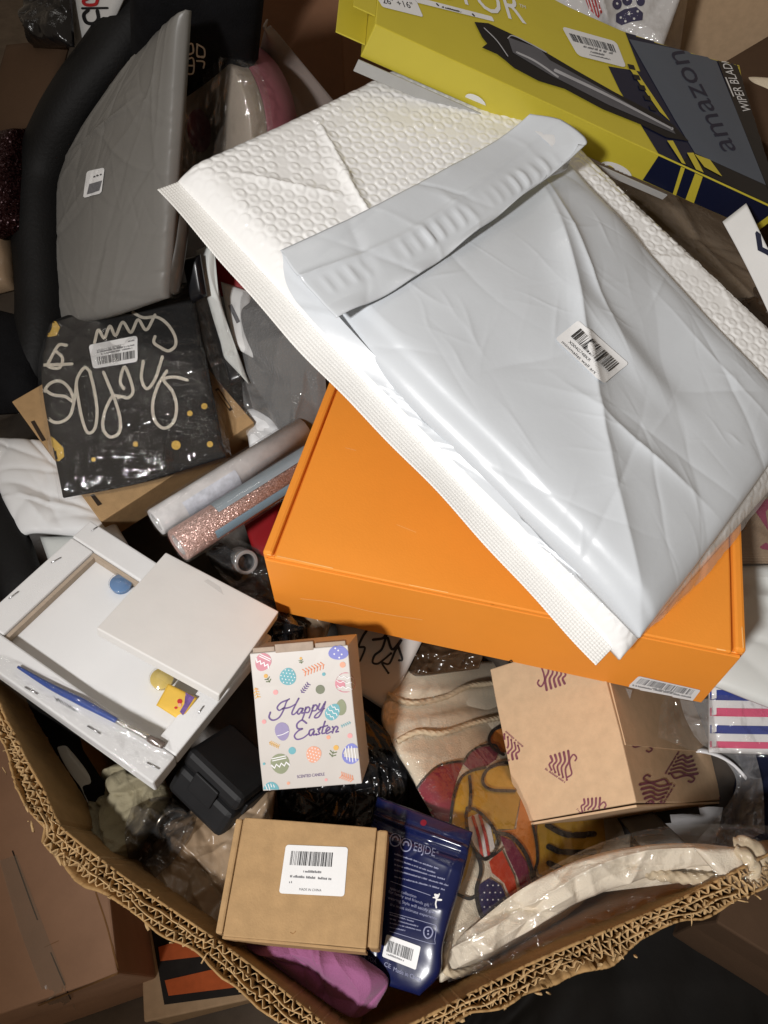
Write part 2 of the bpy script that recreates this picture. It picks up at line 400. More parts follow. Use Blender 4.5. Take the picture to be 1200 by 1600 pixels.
# ---- clear film lying over other things
def drape(name, edges, nu, nv, m, over, parent=None, off=.003, seed=0, crin=.0025, ncr=60, zdef=.6, bridge=2, w=.003, ln=.03, label=None):
    if len(edges) == 4 and not isinstance(edges[0][0], (tuple, list)):
        a, b, c, d = edges; edges = ([a, b], [b, c], [d, c], [a, d])
    e3 = [[(p[0], p[1], 0.) for p in e] for e in edges]
    G2 = coons(*e3, nu, nv, conv=False); t = bvh(over); T = np.zeros((nv, nu)); D = np.zeros((nv, nu, 3))
    for i in range(nv):
        for j in range(nu):
            d = ray(G2[i, j, 0], G2[i, j, 1]); L = np.linalg.norm(d); D[i, j] = d / L
            h = t.ray_cast(Vector(CAM), Vector(d / L))
            zd = (zdef - CAM[2]) / d[2] * L
            T[i, j] = min(h[3], zd) if h[0] is not None else zd
    for it in range(bridge):
        Pd = np.pad(T, 1, mode='edge'); mn = np.min([Pd[a:a + nv, b:b + nu] for a in range(3) for b in range(3)], axis=0); Pd = np.pad(mn, 1, mode='edge')
        T = np.minimum(T, np.mean([Pd[a:a + nv, b:b + nu] for a in range(3) for b in range(3)], axis=0) + .0005)
    G = CAM + D * T[..., None]
    X = G[..., 0]; Y = G[..., 1]
    h = off + np.clip(creases(X, Y, seed, ncr, crin, w, ln), -off * .7, 9)
    h = h + waves(X, Y, seed + 1, 4, crin * .6, 90)
    V = (G - D * np.maximum(h, .0006)[..., None]).reshape(-1, 3)
    return mesh(name, V, gridfaces(nu, nv), m, parent, True, label)

# ================================================================== materials
mat('label_paper', (.80, .80, .80), .55, vary=.03)
mat('ink_black', (.012, .012, .014), .5, vary=.2, vscale=300)
mat('ink_grey', (.16, .16, .17), .6, vary=.2, vscale=300)
mat('kraft', srgb(172, 140, 100), .82, .2, vary=.10, vscale=90, bump=.18, bscale=700)
mat('kraft_edge', srgb(150, 112, 72), .85, .2, vary=.15, vscale=200)
mat('kraft_pale', srgb(204, 174, 140), .8, .2, vary=.07, vscale=90, bump=.12, bscale=700)
mat('bin_liner', srgb(158, 126, 84), .88, .15, vary=.16, vscale=40, bump=.3, bscale=300)
mat('bin_fluting', srgb(182, 152, 110), .9, .12, vary=.22, vscale=120, bump=.5, bscale=500)
mat('orange_card', srgb(240, 150, 54), .55, .3, vary=.045, vscale=7, bump=.08, bscale=500)
mat('yellow_card', srgb(202, 187, 62), .36, .4, vary=.03, vscale=15, bump=.03, bscale=60, coat=.15)
mat('navy_card', srgb(22, 27, 52), .34, .4, vary=.08, vscale=20, coat=.15)
mat('black_card', srgb(17, 17, 21), .32, .4, vary=.1, vscale=20, coat=.15)
mat('steel_print', srgb(84, 92, 104), .38, .4, vary=.06, vscale=12, coat=.1)
mat('card_white', (.74, .74, .73), .5, .3, vary=.03)
mat('card_grey', (.42, .42, .41), .7, .2, vary=.06)
mat('pearl_film', (.90, .90, .89), .17, .6, vary=.02, vscale=8, coat=.45, bump=.05, bscale=300)
mat('pearl_seam', (.84, .83, .80), .35, .5, vary=.03, coat=.2)
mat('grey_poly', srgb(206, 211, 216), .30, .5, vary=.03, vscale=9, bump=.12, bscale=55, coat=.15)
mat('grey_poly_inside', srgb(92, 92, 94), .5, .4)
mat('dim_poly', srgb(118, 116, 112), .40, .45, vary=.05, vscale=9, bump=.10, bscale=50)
mat('white_poly', srgb(226, 227, 228), .30, .5, vary=.03, bump=.08, bscale=50, coat=.2)
mat('pale_poly', srgb(205, 208, 205), .5, .4, vary=.03, bump=.05, bscale=40)
mat('taupe_poly', srgb(138, 120, 100), .28, .5, vary=.10, vscale=14, bump=.25, bscale=60)
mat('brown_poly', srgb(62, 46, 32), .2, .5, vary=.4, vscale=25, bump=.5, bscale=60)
mat('tan_poly', srgb(150, 128, 104), .30, .5, vary=.14, vscale=18, bump=.3, bscale=70)
mat('black_poly', (.010, .010, .011), .16, .55, vary=.3, bump=.7, bscale=110)
mat('black_rubber', (.003, .003, .0033), .62, .3, vary=.3, vscale=40, bump=.2, bscale=300)
mat('black_fabric', (.006, .006, .007), .9, .15, vary=.3, vscale=60, bump=.4, bscale=500)
mat('black_plastic', (.012, .012, .013), .58, .3, vary=.2)
mat('canvas_white', (.78, .78, .78), .7, .25, vary=.025, bump=.18, bscale=1400)
mat('canvas_back', (.80, .80, .80), .75, .2, vary=.02, vscale=14, bump=.06, bscale=900)
mat('wood_pale', srgb(176, 160, 142), .7, .2, vary=.1, vscale=60, stretch=(1, 20, 1))
mat('box_white', (.75, .735, .71), .55, .3, vary=.02, bump=.04, bscale=200)
mat('steel', (.55, .55, .56), .25, .5, metal=1.)
mat('silver', (.66, .65, .62), .22, .5, metal=1., bump=.1, bscale=200)
mat('brush_blue', srgb(38, 70, 146), .25, .5, coat=.4)
mat('bristle', srgb(104, 92, 84), .8, .2, vary=.4, vscale=400)
mat('paint_blue', srgb(70, 128, 186), .3, .5); mat('paint_red', srgb(222, 84, 56), .3, .5); mat('paint_yellow', srgb(226, 196, 84), .3, .5)
mat('pot_clear', (.7, .7, .7), .25, .5, vary=.1)
mat('sheet_yellow', srgb(224, 182, 72), .6); mat('print_red', srgb(190, 40, 44), .6, vary=.2); mat('print_violet', srgb(110, 80, 140), .6, vary=.4, vscale=300)
mat('candle_card', srgb(196, 190, 184), .38, .4, vary=.02, coat=.1)
mat('cream_cloth', srgb(226, 212, 188), .9, .15, vary=.06, vscale=30, bump=.5, bscale=900)
mat('white_cloth', srgb(226, 214, 194), .9, .15, vary=.04, vscale=30, bump=.4, bscale=900)
mat('rope_cream', srgb(212, 194, 164), .9, .15, vary=.12, vscale=200, bump=.5, bscale=1500)
mat('sage_cloth', srgb(148, 140, 116), .92, .12, vary=.10, vscale=25, bump=.5, bscale=800)
mat('pink_knit', srgb(150, 92, 130), .92, .15, vary=.1, vscale=30, bump=.4, bscale=900, sheen=.2)
mat('navy_poly', srgb(15, 24, 66), .26, .5, vary=.06, bump=.10, bscale=40, coat=.3)
mat('navy_fabric', srgb(26, 30, 52), .9, .15, vary=.25, vscale=25, bump=.4, bscale=600)
mat('print_pale', srgb(142, 146, 176), .6, vary=.05)
mat('fur_grey', srgb(46, 43, 40), .95, .1, vary=.45, vscale=38, bump=1., bscale=300, sheen=.3)
mat('dark_red', srgb(128, 18, 24), .55, .3, vary=.1)
mat('grey_felt', srgb(150, 138, 132), .6, .3, vary=.06, vscale=12)
mat('ribbon_white', srgb(160, 148, 134), .5, .4, vary=.08); mat('ribbon_pink', srgb(138, 84, 92), .42, .45, vary=.08)
mat('concrete', srgb(118, 108, 98), .9, .2, vary=.25, vscale=12, bump=.5, bscale=60)
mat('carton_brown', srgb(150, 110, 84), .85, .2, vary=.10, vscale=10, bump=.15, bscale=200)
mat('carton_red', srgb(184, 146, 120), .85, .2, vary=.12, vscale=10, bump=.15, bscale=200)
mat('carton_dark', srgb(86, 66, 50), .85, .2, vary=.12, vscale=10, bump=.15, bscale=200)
mat('print_orange', srgb(214, 106, 56), .7, .2, vary=.12, vscale=60); mat('print_black', srgb(44, 40, 38), .7, .2, vary=.2, vscale=60)
mat('tarp_black', srgb(20, 17, 14), .75, .25, vary=.3, vscale=12, bump=.4, bscale=40)
mat('bowl_white', (.82, .81, .82), .25, .5, vary=.02, coat=.3)
mat('stripe_white', (.78, .77, .77), .8, .2, vary=.03, bump=.2, bscale=900); mat('stripe_pink', srgb(216, 88, 124), .8, .2, vary=.05); mat('stripe_blue', srgb(52, 66, 140), .8, .2, vary=.08)
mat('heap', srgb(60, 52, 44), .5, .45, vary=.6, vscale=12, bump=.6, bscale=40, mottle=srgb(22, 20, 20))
mat('script_cream', srgb(214, 206, 190), .9, .1, vary=.10, vscale=600, bump=.5, bscale=1200)
mat('dot_gold', srgb(214, 176, 84), .6, .3, vary=.2, vscale=600)
mat('logo_plum', srgb(128, 76, 88), .7, .2, vary=.15, vscale=200)
mat('print_purple', srgb(96, 70, 128), .5); mat('print_wht', (.78, .77, .78), .5)
for nm, c in dict(egg_pink=(206, 140, 152), egg_teal=(110, 170, 180), egg_blue=(128, 132, 198), egg_sage=(140, 146, 118), egg_peach=(224, 164, 138), egg_lilac=(150, 140, 176), dot_sage=(120, 124, 104), leaf_coral=(222, 140, 100), leaf_gold=(218, 172, 92), leaf_green=(104, 116, 80), dot_rose=(224, 160, 160), art_maroon=(132, 28, 48), art_gold=(202, 158, 44), art_orange=(222, 134, 48), art_amber=(232, 188, 62), art_red=(204, 66, 34), art_navy=(40, 38, 84), art_plum=(128, 42, 74), label_blue=(132, 168, 190), label_grey=(150, 162, 170)).items():
    mat(nm, srgb(*c), .55, .3, vary=.06, vscale=80)
glitter('rose_glitter', srgb(228, 190, 180), 2400); glitter('red_glitter', srgb(36, 3, 7), 700)
weave('mat_weave', (.020, .020, .021), (.006, .006, .006), 700, angle=.4)
weave('burlap', srgb(190, 166, 138), srgb(140, 116, 92), 260)
film('clear_film'); film('thin_film', haze=.02, gloss=.07, bump=.15); film('milky_film', haze=.16, gloss=.10, tint=(.95, .95, .95))
film('dark_film', tint=(.55, .52, .48), haze=.04, gloss=.10, bump=.4, bscale=90)
film('crinkle_film', haze=.02, gloss=.12, rough=.05, bump=.6, bscale=130)
film('shrink_film', haze=.015, gloss=.09, rough=.05, bump=.45, bscale=160)

# ================================================================== the setting
floor = mesh('floor', [(-4, -4, 0), (4, -4, 0), (4, 5, 0), (-4, 5, 0)], [(0, 1, 2, 3)], MATS['concrete'], smooth=False); floor['kind'] = 'structure'

# ---- the big corrugated bin: liners and fluting, torn along the top
RIM = [(-.254, .122), (-.018, -.020), (.288, .098), (.70, .20), (.70, 1.05), (.34, 1.46), (-.42, 1.46), (-.80, 1.05), (-.66, .62), (-.37, .29)]
ZR = .685
def bin_path(n_per_m=640):
    P0 = np.array(RIM + [RIM[0]], float); out = []
    for a, b in zip(P0[:-1], P0[1:]):
        n = int(np.linalg.norm(b - a) * n_per_m); out += [a + (b - a) * i / n for i in range(n)]
    p = np.array(out)
    for it in range(10): p = (np.roll(p, 1, 0) + p * 2 + np.roll(p, -1, 0)) / 4
    return p
bp = bin_path(); nrm = np.roll(bp, -1, 0) - np.roll(bp, 1, 0); nrm = np.stack([nrm[:, 1], -nrm[:, 0]], 1); nrm /= np.linalg.norm(nrm, axis=1, keepdims=True)
arc = np.concatenate([[0], np.cumsum(np.linalg.norm(np.diff(bp, axis=0), axis=1))])
def ragged(seed, amp):
    rng = np.random.RandomState(seed); h = np.zeros(len(bp))
    for k in range(14):
        h += amp / (1 + k * .35) * np.sin(arc * rng.uniform(20, 60 + 60 * k) + rng.rand() * 6)
    return h * .5 + amp * .5 * rng.randn(len(bp)) * (rng.rand(len(bp)) > .6)
bin_o = thing('cardboard_bin', 'huge torn-edged corrugated cardboard bin that holds the whole heap', 'bin', (0, .6, 0))
def bin_sheet(name, off, seed, amp, depth, m, wave=0., wl=.012, t=.0012, curl=0., keep=None):
    """one paper layer of the wall: `off` metres outside the inner face, leaning out towards the top"""
    n = len(bp); rows = [0, .004, .012, .03, depth * .3, depth] if depth > .1 else [0, .005, .02, depth]
    if wave and depth <= .1: rows = [0, .004, .02, depth]
    o2 = off + (wave * np.sin(2 * math.pi * arc / wl + seed + 2.2 * np.sin(arc * 23 + seed)) * (1 + .3 * np.sin(arc * 57)) if wave else 0 * arc)
    cr = .62 + .38 * np.clip(.5 + .6 * np.sin(arc * 14.2) + .5 * np.sin(arc * 33 + 1) + .4 * np.sin(arc * 71), 0, 1); o2 = (o2 + .0008 * np.sin(arc * 150 + seed * 2.1) * (off > .002)) * cr + .0015 * np.sin(arc * 27)
    zt = ZR + ragged(seed, amp) + .010 * np.sin(arc * 3.1) - .16 * np.clip((bp[:, 1] - .45) / .5, 0, 1)
    rng = np.random.RandomState(seed + 50); cu = np.clip(np.sin(arc * 31 + seed) + np.sin(arc * 17.3) - .7, 0, 1) * curl
    V = []
    for r in rows:
        lean = -r * .15 if r < .2 else -.03 - (r - .2) * .08
        k = max(0, 1 - r / .012)
        q = bp + nrm * (o2 + lean + cu * k)[:, None]
        V.append(np.column_stack([q, np.maximum(zt - r - .006 * k * (cu > 0), 0.002)]))
    V = np.concatenate(V); Fc = []
    for a in range(len(rows) - 1):
        for j in range(n): Fc.append((a * n + j, a * n + (j + 1) % n, (a + 1) * n + (j + 1) % n, (a + 1) * n + j))
    if keep is not None: Fc = [f for f in Fc if keep(arc[f[0] % n])]
    return solid(mesh(name, V, Fc, m, bin_o), t)
bin_sheet('inner_liner', 0, 1, .0035, .684, MATS['bin_liner'], t=.0016)
bin_sheet('fluting', .0028, 2, .003, .06, MATS['bin_fluting'], .0026, .0082, .0006)
bin_sheet('middle_liner', .0056, 3, .003, .08, MATS['bin_fluting'], .0005, .03, .0008)
bin_sheet('fluting', .0084, 4, .0035, .06, MATS['bin_fluting'], .0026, .0074, .0006)
bin_sheet('middle_liner', .0112, 5, .0035, .08, MATS['bin_fluting'], .0005, .03, .0008)
bin_sheet('fluting', .0138, 6, .004, .06, MATS['bin_fluting'], .0024, .0068, .0006)
bin_sheet('outer_liner', .0164, 7, .0035, .684, MATS['bin_liner'], t=.0014, curl=.005)
# torn shreds of paper hanging off the rim
rng = np.random.RandomState(5); V = []; Fc = []
for i in range(750):
    j = rng.randint(len(bp))
    if not (arc[j] < .62 or arc[j] > arc[-1] - .5): continue
    p = np.array([*(bp[j] + nrm[j] * (rng.uniform(.001, .020))), ZR - .001 + rng.uniform(-.005, .004) + .010 * math.sin(arc[j] * 3.1)])
    d = rng.randn(3) * [1, 1, .45]; d /= np.linalg.norm(d); s = np.cross(d, rng.randn(3)); s /= np.linalg.norm(s); L = rng.uniform(.0015, .0045); w = rng.uniform(.0005, .0018)
    k = len(V); c = rng.randn(3) * .003
    V += [p - s * w, p + s * w, p + d * L * .5 + s * w + c * .6, p + d * L * .5 - s * w + c * .6, p + d * L + s * w * .3 + c, p + d * L - s * w * .3 + c]
    Fc += [(k, k + 1, k + 2, k + 3), (k + 3, k + 2, k + 4, k + 5)]
sh = solid(mesh('torn_shreds', V, Fc, MATS['bin_fluting'], bin_o), .0007); sh['kind'] = 'stuff'

# ---- the mass of packaging underneath everything
nu, nv = 150, 190
gx = np.linspace(-.78, .68, nu); gy = np.linspace(.0, 1.45, nv); X, Y = np.meshgrid(gx, gy)
hz = .50 + .16 * np.clip(Y / 1.0, 0, 1.3) + creases(X, Y, 3, 160, .03, .012, .09) + waves(X, Y, 4, 6, .04, 22)
from mathutils.geometry import intersect_point_tri_2d
def inside(px, py):
    c = False; Q = RIM; j = len(Q) - 1
    for i in range(len(Q)):
        if (Q[i][1] > py) != (Q[j][1] > py) and px < (Q[j][0] - Q[i][0]) * (py - Q[i][1]) / (Q[j][1] - Q[i][1]) + Q[i][0]: c = not c
        j = i
    return c
ctr = np.array([-.02, .7])
ins = np.array([[inside(ctr[0] + (x - ctr[0]) * 1.09, ctr[1] + (y - ctr[1]) * 1.09) for x in gx] for y in gy]).ravel()
fs = [f for f in gridfaces(nu, nv) if all(ins[i] for i in f)]
used = sorted({i for f in fs for i in f}); ix = {a: b for b, a in enumerate(used)}
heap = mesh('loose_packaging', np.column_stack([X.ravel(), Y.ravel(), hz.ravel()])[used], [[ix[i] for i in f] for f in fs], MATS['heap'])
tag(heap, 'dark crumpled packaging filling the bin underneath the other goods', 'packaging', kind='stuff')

# ================================================================== the orange box
Ro, Oo, Do = pose('orange')
L, W, H = Do
ob = thing('orange_box', 'big bright orange cardboard mailer box under the white bubble mailer', 'box', Oo)
t = .003
body = box('tray', 'orange', (.004, .001, 0), (L - .004, W, H - .0045), MATS['orange_card'], ob, .0012)
lid = box('lid', 'orange', (.0105, -.0012, H - .0042), (L - .0105, W - .004, H - .0002), MATS['orange_card'], ob, .0016, warp=.0006, n=3)
box('front_flap', 'orange', (.003, -.0020, .002), (L - .003, .0008, H - .0046), MATS['orange_card'], ob, .0006)
for x0, x1 in ((.0, .0088), (L - .0088, L)):
    box('side_fold', 'orange', (x0, .0015, .0), (x1, W - .002, H + .0006), MATS['orange_card'], ob, .0026)
fronto = [o for o in ob.children]
mat('orange_worn', srgb(248, 186, 112), .8, vary=.1)
for q, w in (([(418, 866), (470, 877), (520, 888)], 1.3), ([(640, 914), (700, 926)], 1.), ([(1120, 1014), (1160, 1021)], 1.6), ([(412, 872), (416, 900), (421, 925)], 1.2), ([(1150, 1034), (1128, 1064)], 1.4), ([(540, 700), (556, 704)], .8), ([(470, 935), (520, 941), (585, 956), (660, 968)], .8), ([(1159, 980), (1161, 1012)], 1.6), ([(620, 820), (650, 832)], .7)):
    Ink().line(q, w).build('scuff', fronto, MATS['orange_worn'], ob, .0003)
sl = sticker(fronto, [(998, 1055), (1095, 1077), (1079, 1098), (976, 1076)], ob, off=.0008)
f = qf([(998, 1055), (1095, 1077), (1079, 1098), (976, 1076)])
ink = Ink().bars([f(.07, .14), f(.93, .12), f(.93, .52), f(.07, .52)], 3, 40)
ink.build('barcode', [sl], MATS['ink_grey'], sl, .0002)
ink = Ink().scrawl(f(.06, .72), f(.95, .70), 2.6, 4).scrawl(f(.05, .88), f(.2, .88), 2.4, 5).scrawl(f(.6, .9), f(.82, .9), 2.4, 6).scrawl(f(.35, .63), f(.7, .62), 2.2, 8)
ink.build('small_print', [sl], MATS['ink_grey'], sl, .0002)
Ink().line([(795, 1033), (799, 1031), (802, 1036)], 1.6).line([(800, 1038), (804, 1035)], 1.2).build('printed_mark', fronto, MATS['ink_black'], ob, .0006)

# ================================================================== pearl bubble mailer
BQ = [(945, 1058), (1310, 644), (720, 78), (245, 300)]           # near, right, far, left corners
def para(q, z0):
    r = [ray(*p) for p in q]; A = np.stack([r[1], -r[2], r[3]], 1); tt = np.linalg.solve(A, r[0]); s = (z0 - CAM[2]) / r[0][2]
    return np.array([CAM + s * r[0]] + [CAM + s * tt[i] * r[i + 1] for i in range(3)])
Bc = para(BQ, .782); bN = np.cross(Bc[1] - Bc[0], Bc[3] - Bc[0]); bN /= np.linalg.norm(bN); bN = bN if bN[2] > 0 else -bN
def onb(x, y, off):
    """point seen at (x, y) on the plane `off` above the bubble mailer's base"""
    d = ray(x, y); p0 = Bc[0] + bN * off; return CAM + d * ((p0 - CAM) @ bN) / (d @ bN)
bm_o = thing('bubble_mailer', 'large pearly white bubble-padded mailer leaning across the orange box', 'mailer', Bc[0])
def bmap(s, v, h):                                                  # s across from the seam edge, v along from the far end (metres)
    a = (Bc[1] - Bc[0]) / np.linalg.norm(Bc[1] - Bc[0]); b = (Bc[0] - Bc[3]) / np.linalg.norm(Bc[0] - Bc[3])
    return Bc[3] + s[..., None] * a + v[..., None] * b + h[..., None] * bN
BW = np.linalg.norm(Bc[1] - Bc[0]); BL = np.linalg.norm(Bc[0] - Bc[3])
SE = .020                                                           # width of the welded seam strip
nu, nv = 300, 420
s, v = np.meshgrid(np.linspace(SE, BW, nu), np.linspace(0, BL, nv))
TH = .024
def edge(x, r): q = np.clip(x / r, 0, 1); return np.sqrt(np.clip(1 - (1 - q) ** 2, 0, 1))
env = edge(s - SE, .022) * edge(BW - s, .022) * edge(v, .016) * edge(BL - v, .05)
h = TH * env
pt = .0120; dy = pt * .866; row = np.round(v / dy); best = np.full(s.shape, 9.); fac = np.ones(s.shape)
wob = .0011 * np.sin(v * 61 + s * 30)
for dr in (-1, 0, 1):
    rr = row + dr; sx = (s + wob) - (np.mod(rr, 2) * pt / 2); cx = np.round(sx / pt) * pt
    dd = np.hypot(sx - cx, v - rr * dy); hs = np.abs(np.sin(np.round(sx / pt) * 12.9898 + rr * 78.233) * 43758.5453) % 1
    fac = np.where(dd < best, np.where(hs < .07, .15, .6 + .5 * hs), fac); best = np.minimum(best, dd)
q = best / (pt * .44)
bub = np.where(q < 1, (1 - q ** 5) ** .5 * .0010 - .0005 * np.exp(-(q / .45) ** 2) + .00025 * np.exp(-((q - .72) / .14) ** 2), 0)
rngb = np.random.RandomState(2)
flat = .55 + .45 * (waves(s, v, 8, 5, 1., 30) > -.35)
big = waves(s, v, 9, 5, .004, 14) + creases(s, v, 12, 26, .003, .004, .05)
# the long puckers near the far left corner
def pucker(x0, v0, x1, v1, a, w):
    d = np.array([x1 - x0, v1 - v0]); Lx = np.hypot(*d); d /= Lx
    tt = (s - x0) * d[0] + (v - v0) * d[1]; pp = -(s - x0) * d[1] + (v - v0) * d[0]
    return a * np.exp(-np.abs(pp) / w) * np.clip(np.minimum(tt, Lx - tt) / (.25 * Lx) + .1, 0, 1)
big += pucker(.14, .05, .10, .22, .0055, .0035) + pucker(.155, .02, .13, .10, .004, .003) + pucker(.12, .10, .05, .03, .003, .003) + pucker(.10, .14, .16, .23, .003, .003)
side = np.clip((s - SE) / .03, 0, 1)
h = h + (bub * fac * (.35 + .65 * np.clip(env * 1.3 - .2, 0, 1)) * flat + big * np.clip(env, 0, 1))
Vb = bmap(s, v, h).reshape(-1, 3); Fb = gridfaces(nu, nv)
per = list(range(nu)) + [r * nu + nu - 1 for r in range(1, nv)] + [(nv - 1) * nu + c for c in range(nu - 2, -1, -1)] + [r * nu for r in range(nv - 2, 0, -1)]
low = Vb[per] - bN * .003; o0 = len(Vb); n = len(per); Vb = np.vstack([Vb, low, low.mean(0)[None]])
Fb += [[per[i], per[(i + 1) % n], o0 + (i + 1) % n, o0 + i] for i in range(n)] + [[o0 + i, o0 + (i + 1) % n, o0 + n] for i in range(n)]
bubble = mesh('padded_body', Vb, Fb, MATS['pearl_film'], bm_o)
# seam strip with its knurled weld
nu, nv = 36, 900
s, v = np.meshgrid(np.linspace(0, SE + .004, nu), np.linspace(.001, BL - .010, nv))
h = .0012 + .00055 * (np.sin(s * 2 * math.pi / .0052 + v * 2 * math.pi / .0052) * np.sin(s * 2 * math.pi / .0052 - v * 2 * math.pi / .0052)) + .0025 * np.sin(v * 21 + 1) * (1 - s / SE) + .0012 * np.sin(v * 60) * (1 - s / SE)
h = h * (s < SE) + .004 * np.clip((s - SE) / .004, 0, 1)
s2 = s - .002 * np.sin(v * 9) * (1 - s / SE)
solid(mesh('seam_strip', bmap(s2, v, h).reshape(-1, 3), gridfaces(nu, nv), MATS['pearl_seam'], bm_o), .0012)
# ================================================================== grey poly mailer with its flap
gm = thing('poly_mailer', 'pale grey poly mailer with sealed flap and barcode label on the bubble mailer', 'mailer', onb(1000, 998, .03))
def gz(x, y, off): return (x, y, onb(x, y, off)[2])
ge = ([gz(447, 402, .030), gz(660, 330, .034), gz(880, 240, .034)],
      [gz(880, 240, .034), gz(935, 312, .034), gz(1000, 382, .034), gz(1092, 482, .032), gz(1180, 578, .030), gz(1250, 650, .028)],
      [gz(1000, 996, .030), gz(1090, 880, .028), gz(1195, 735, .026), gz(1250, 650, .028)],
      [gz(447, 402, .030), gz(600, 590, .030), gz(800, 790, .030), gz(1000, 996, .030)])
def gdisp(u, v, X, Y):
    h = creases(X, Y, 21, 12, .0014, .0035, .06) + waves(X, Y, 22, 6, .006, 17) + waves(X, Y, 27, 6, .0022, 45) + creases(X, Y, 28, 90, .0003, .0013, .026) + creases(X, Y, 29, 40, .0007, .0016, .016, 1) - .012 * np.exp(-(v / .16) ** 2)
    # the long fold that runs down from the right shoulder to the near corner, lower ground to its right
    c = .86 - .83 * v ** 1.15 + .03 * np.sin(v * 5)
    d = (u - c)
    h += .011 * np.exp(-np.abs(d) / .05) * np.clip(v * 3, 0, 1) * np.clip(1.15 - v, 0, 1) - .010 * np.clip(d / .35, 0, 1) * np.clip(v * 1.6, 0, 1)
    h += .006 * np.exp(-((u - .62) / .05) ** 2 - ((v - .55) / .16) ** 2) + .004 * np.exp(-np.abs(u - .25 - .2 * v) / .02) * np.exp(-((v - .75) / .14) ** 2)
    h += .0045 * np.exp(-np.abs((u - .74) + .5 * (v - .3)) / .018) * np.exp(-((v - .3) / .2) ** 2)
    # edge of the flat thing inside
    h += .0035 * (1 / (1 + np.exp(-(u - .05 - .02 * np.sin(3 * v)) / .006))) * (v > .0)
    return h
gbody = sheet('bag', ge, 250, 300, MATS['grey_poly'], gm, thick=.016, disp=gdisp, k=9, rim=.1)
fe = ([(438, 391), (560, 335), (700, 262), (820, 194)], [(820, 194), (870, 205), (908, 238), (880, 258)], [(525, 500), (640, 440), (760, 352), (880, 258)], [(438, 391), (460, 425), (500, 470), (525, 500)])
fe = tuple([gz(x, y, .057 if e != 3 else .052) for x, y in E] for e, E in enumerate(fe))
def fdisp(u, v, X, Y):
    h = creases(X, Y, 31, 14, .0012, .003, .04) + waves(X, Y, 32, 4, .0012, 40)
    g = np.exp(-((v - .60) / .11) ** 4)
    h += .0021 * g * np.clip(np.sin(u * 2 * math.pi * 25 + 1.5 * np.sin(u * 11) + 3 * (v - .6)), -.2, 1) * (.55 + .45 * np.sin(u * 17 + 1)) * (.7 + .3 * np.sin(u * 53)) * np.clip(u * 8, 0, 1) * np.clip((.96 - u) * 10, 0, 1)
    h += .003 * np.exp(-np.abs(v - .40 - .08 * np.sin(u * 5)) / .03) * np.clip(1.2 - u, 0, 1)
    h += .004 * np.clip((v - .8) / .2, 0, 1) * np.sin(u * 13 + 1) ** 2 + .012 * np.clip((u - .85) / .15, 0, 1) ** 2
    return h
gflap = solid(sheet('flap', fe, 150, 44, MATS['grey_poly'], gm, thick=.001, disp=fdisp, rim=.9, closed=False), .0007)
sheet('side_gusset', ([gz(440, 393, .053), gz(470, 432, .050)], [gz(470, 432, .050), gz(620, 592, .034), gz(800, 780, .032), gz(1000, 990, .03)], [gz(990, 990, .022), gz(1000, 990, .03)], [gz(440, 393, .053), gz(462, 470, .034), gz(600, 612, .026), gz(770, 780, .024), gz(990, 990, .022)]), 10, 90, MATS['grey_poly'], gm, disp=lambda u, v, X, Y: creases(X, Y, 41, 18, .002, .003, .05), rim=1., closed=False)
tip = sheet('folded_tip', ([gz(820, 196, .060), gz(838, 196, .062)], [gz(838, 196, .062), gz(905, 232, .060)], [gz(880, 246, .060), gz(905, 232, .060)], [gz(820, 196, .060), gz(880, 246, .060)]), 14, 14, MATS['white_poly'], gm, disp=lambda u, v, X, Y: .003 * np.sin(v * 3) + creases(X, Y, 5, 5, .002, .003, .02), rim=1., closed=False)
sheet('clear_seam', ([gz(1000, 998, .028), gz(1008, 990, .027)], [gz(1008, 990, .027), gz(1100, 905, .022), gz(1210, 760, .020), gz(1265, 668, .02)], [gz(1250, 650, .028), gz(1265, 668, .02)], [gz(1000, 998, .028), gz(1090, 880, .03), gz(1195, 735, .028), gz(1250, 650, .028)]), 12, 80, MATS['milky_film'], gm, disp=lambda u, v, X, Y: creases(X, Y, 45, 30, .002, .002, .03), rim=1., closed=False)
lq = [(897, 503), (980, 560), (943, 600), (866, 530)]
lq = [(903, 502), (981, 569), (941, 601), (866, 531)]
sl = sticker([gbody], lq, gm, mx=5, r=.08, off=.0016)
f = qf(lq)
Ink().bars([f(.12, .16), f(.92, .20), f(.92, .62), f(.12, .58)], 7, 40).build('barcode', [sl], MATS['ink_black'], sl, .0014)
Ink().text('X004G748KR', f(.16, .76), f(.60, .76), f(.16, .66) - f(.16, .76)).build('lettering', [sl], MATS['ink_black'], sl, .0005)
Ink().text('minimalist wall art', f(.10, .92), f(.80, .93), f(.10, .82) - f(.10, .92)).build('lettering', [sl], MATS['ink_black'], sl, .0005)

# ================================================================== wiper-blade box, yellow and navy
Rw, Ow, Dw = pose('wiper'); L, W, H = Dw; L += .02
wb = thing('wiper_blade_box', 'long yellow and navy wiper blade box lying behind the mailers', 'box', Ow)
V, Fc = box_vf((0, 0, 0), (L, W, H), .0009, .0005, 0, 6)
V[:, 1] *= 1 + .36 * np.clip((V[:, 0] - .28) / .27, 0, 1); V[:, 0] -= .03 * np.clip(V[:, 1] / W, 0, 1.2) * np.clip((V[:, 0] - .44) / .1, 0, 1)
wbody = mesh('carton', V @ Rw.T + Ow, Fc, MATS['yellow_card'], wb, smooth=False)
box('end_flap', 'wiper', (-.032, .002, .012), (-.0005, W * .55, .0135), MATS['yellow_card'], wb, .0003)
box('end_flap', 'wiper', (-.024, .012, H - .002), (-.0006, W - .02, H - .0006), MATS['yellow_card'], wb, .0003)
k = (Rw, Ow, Dw)
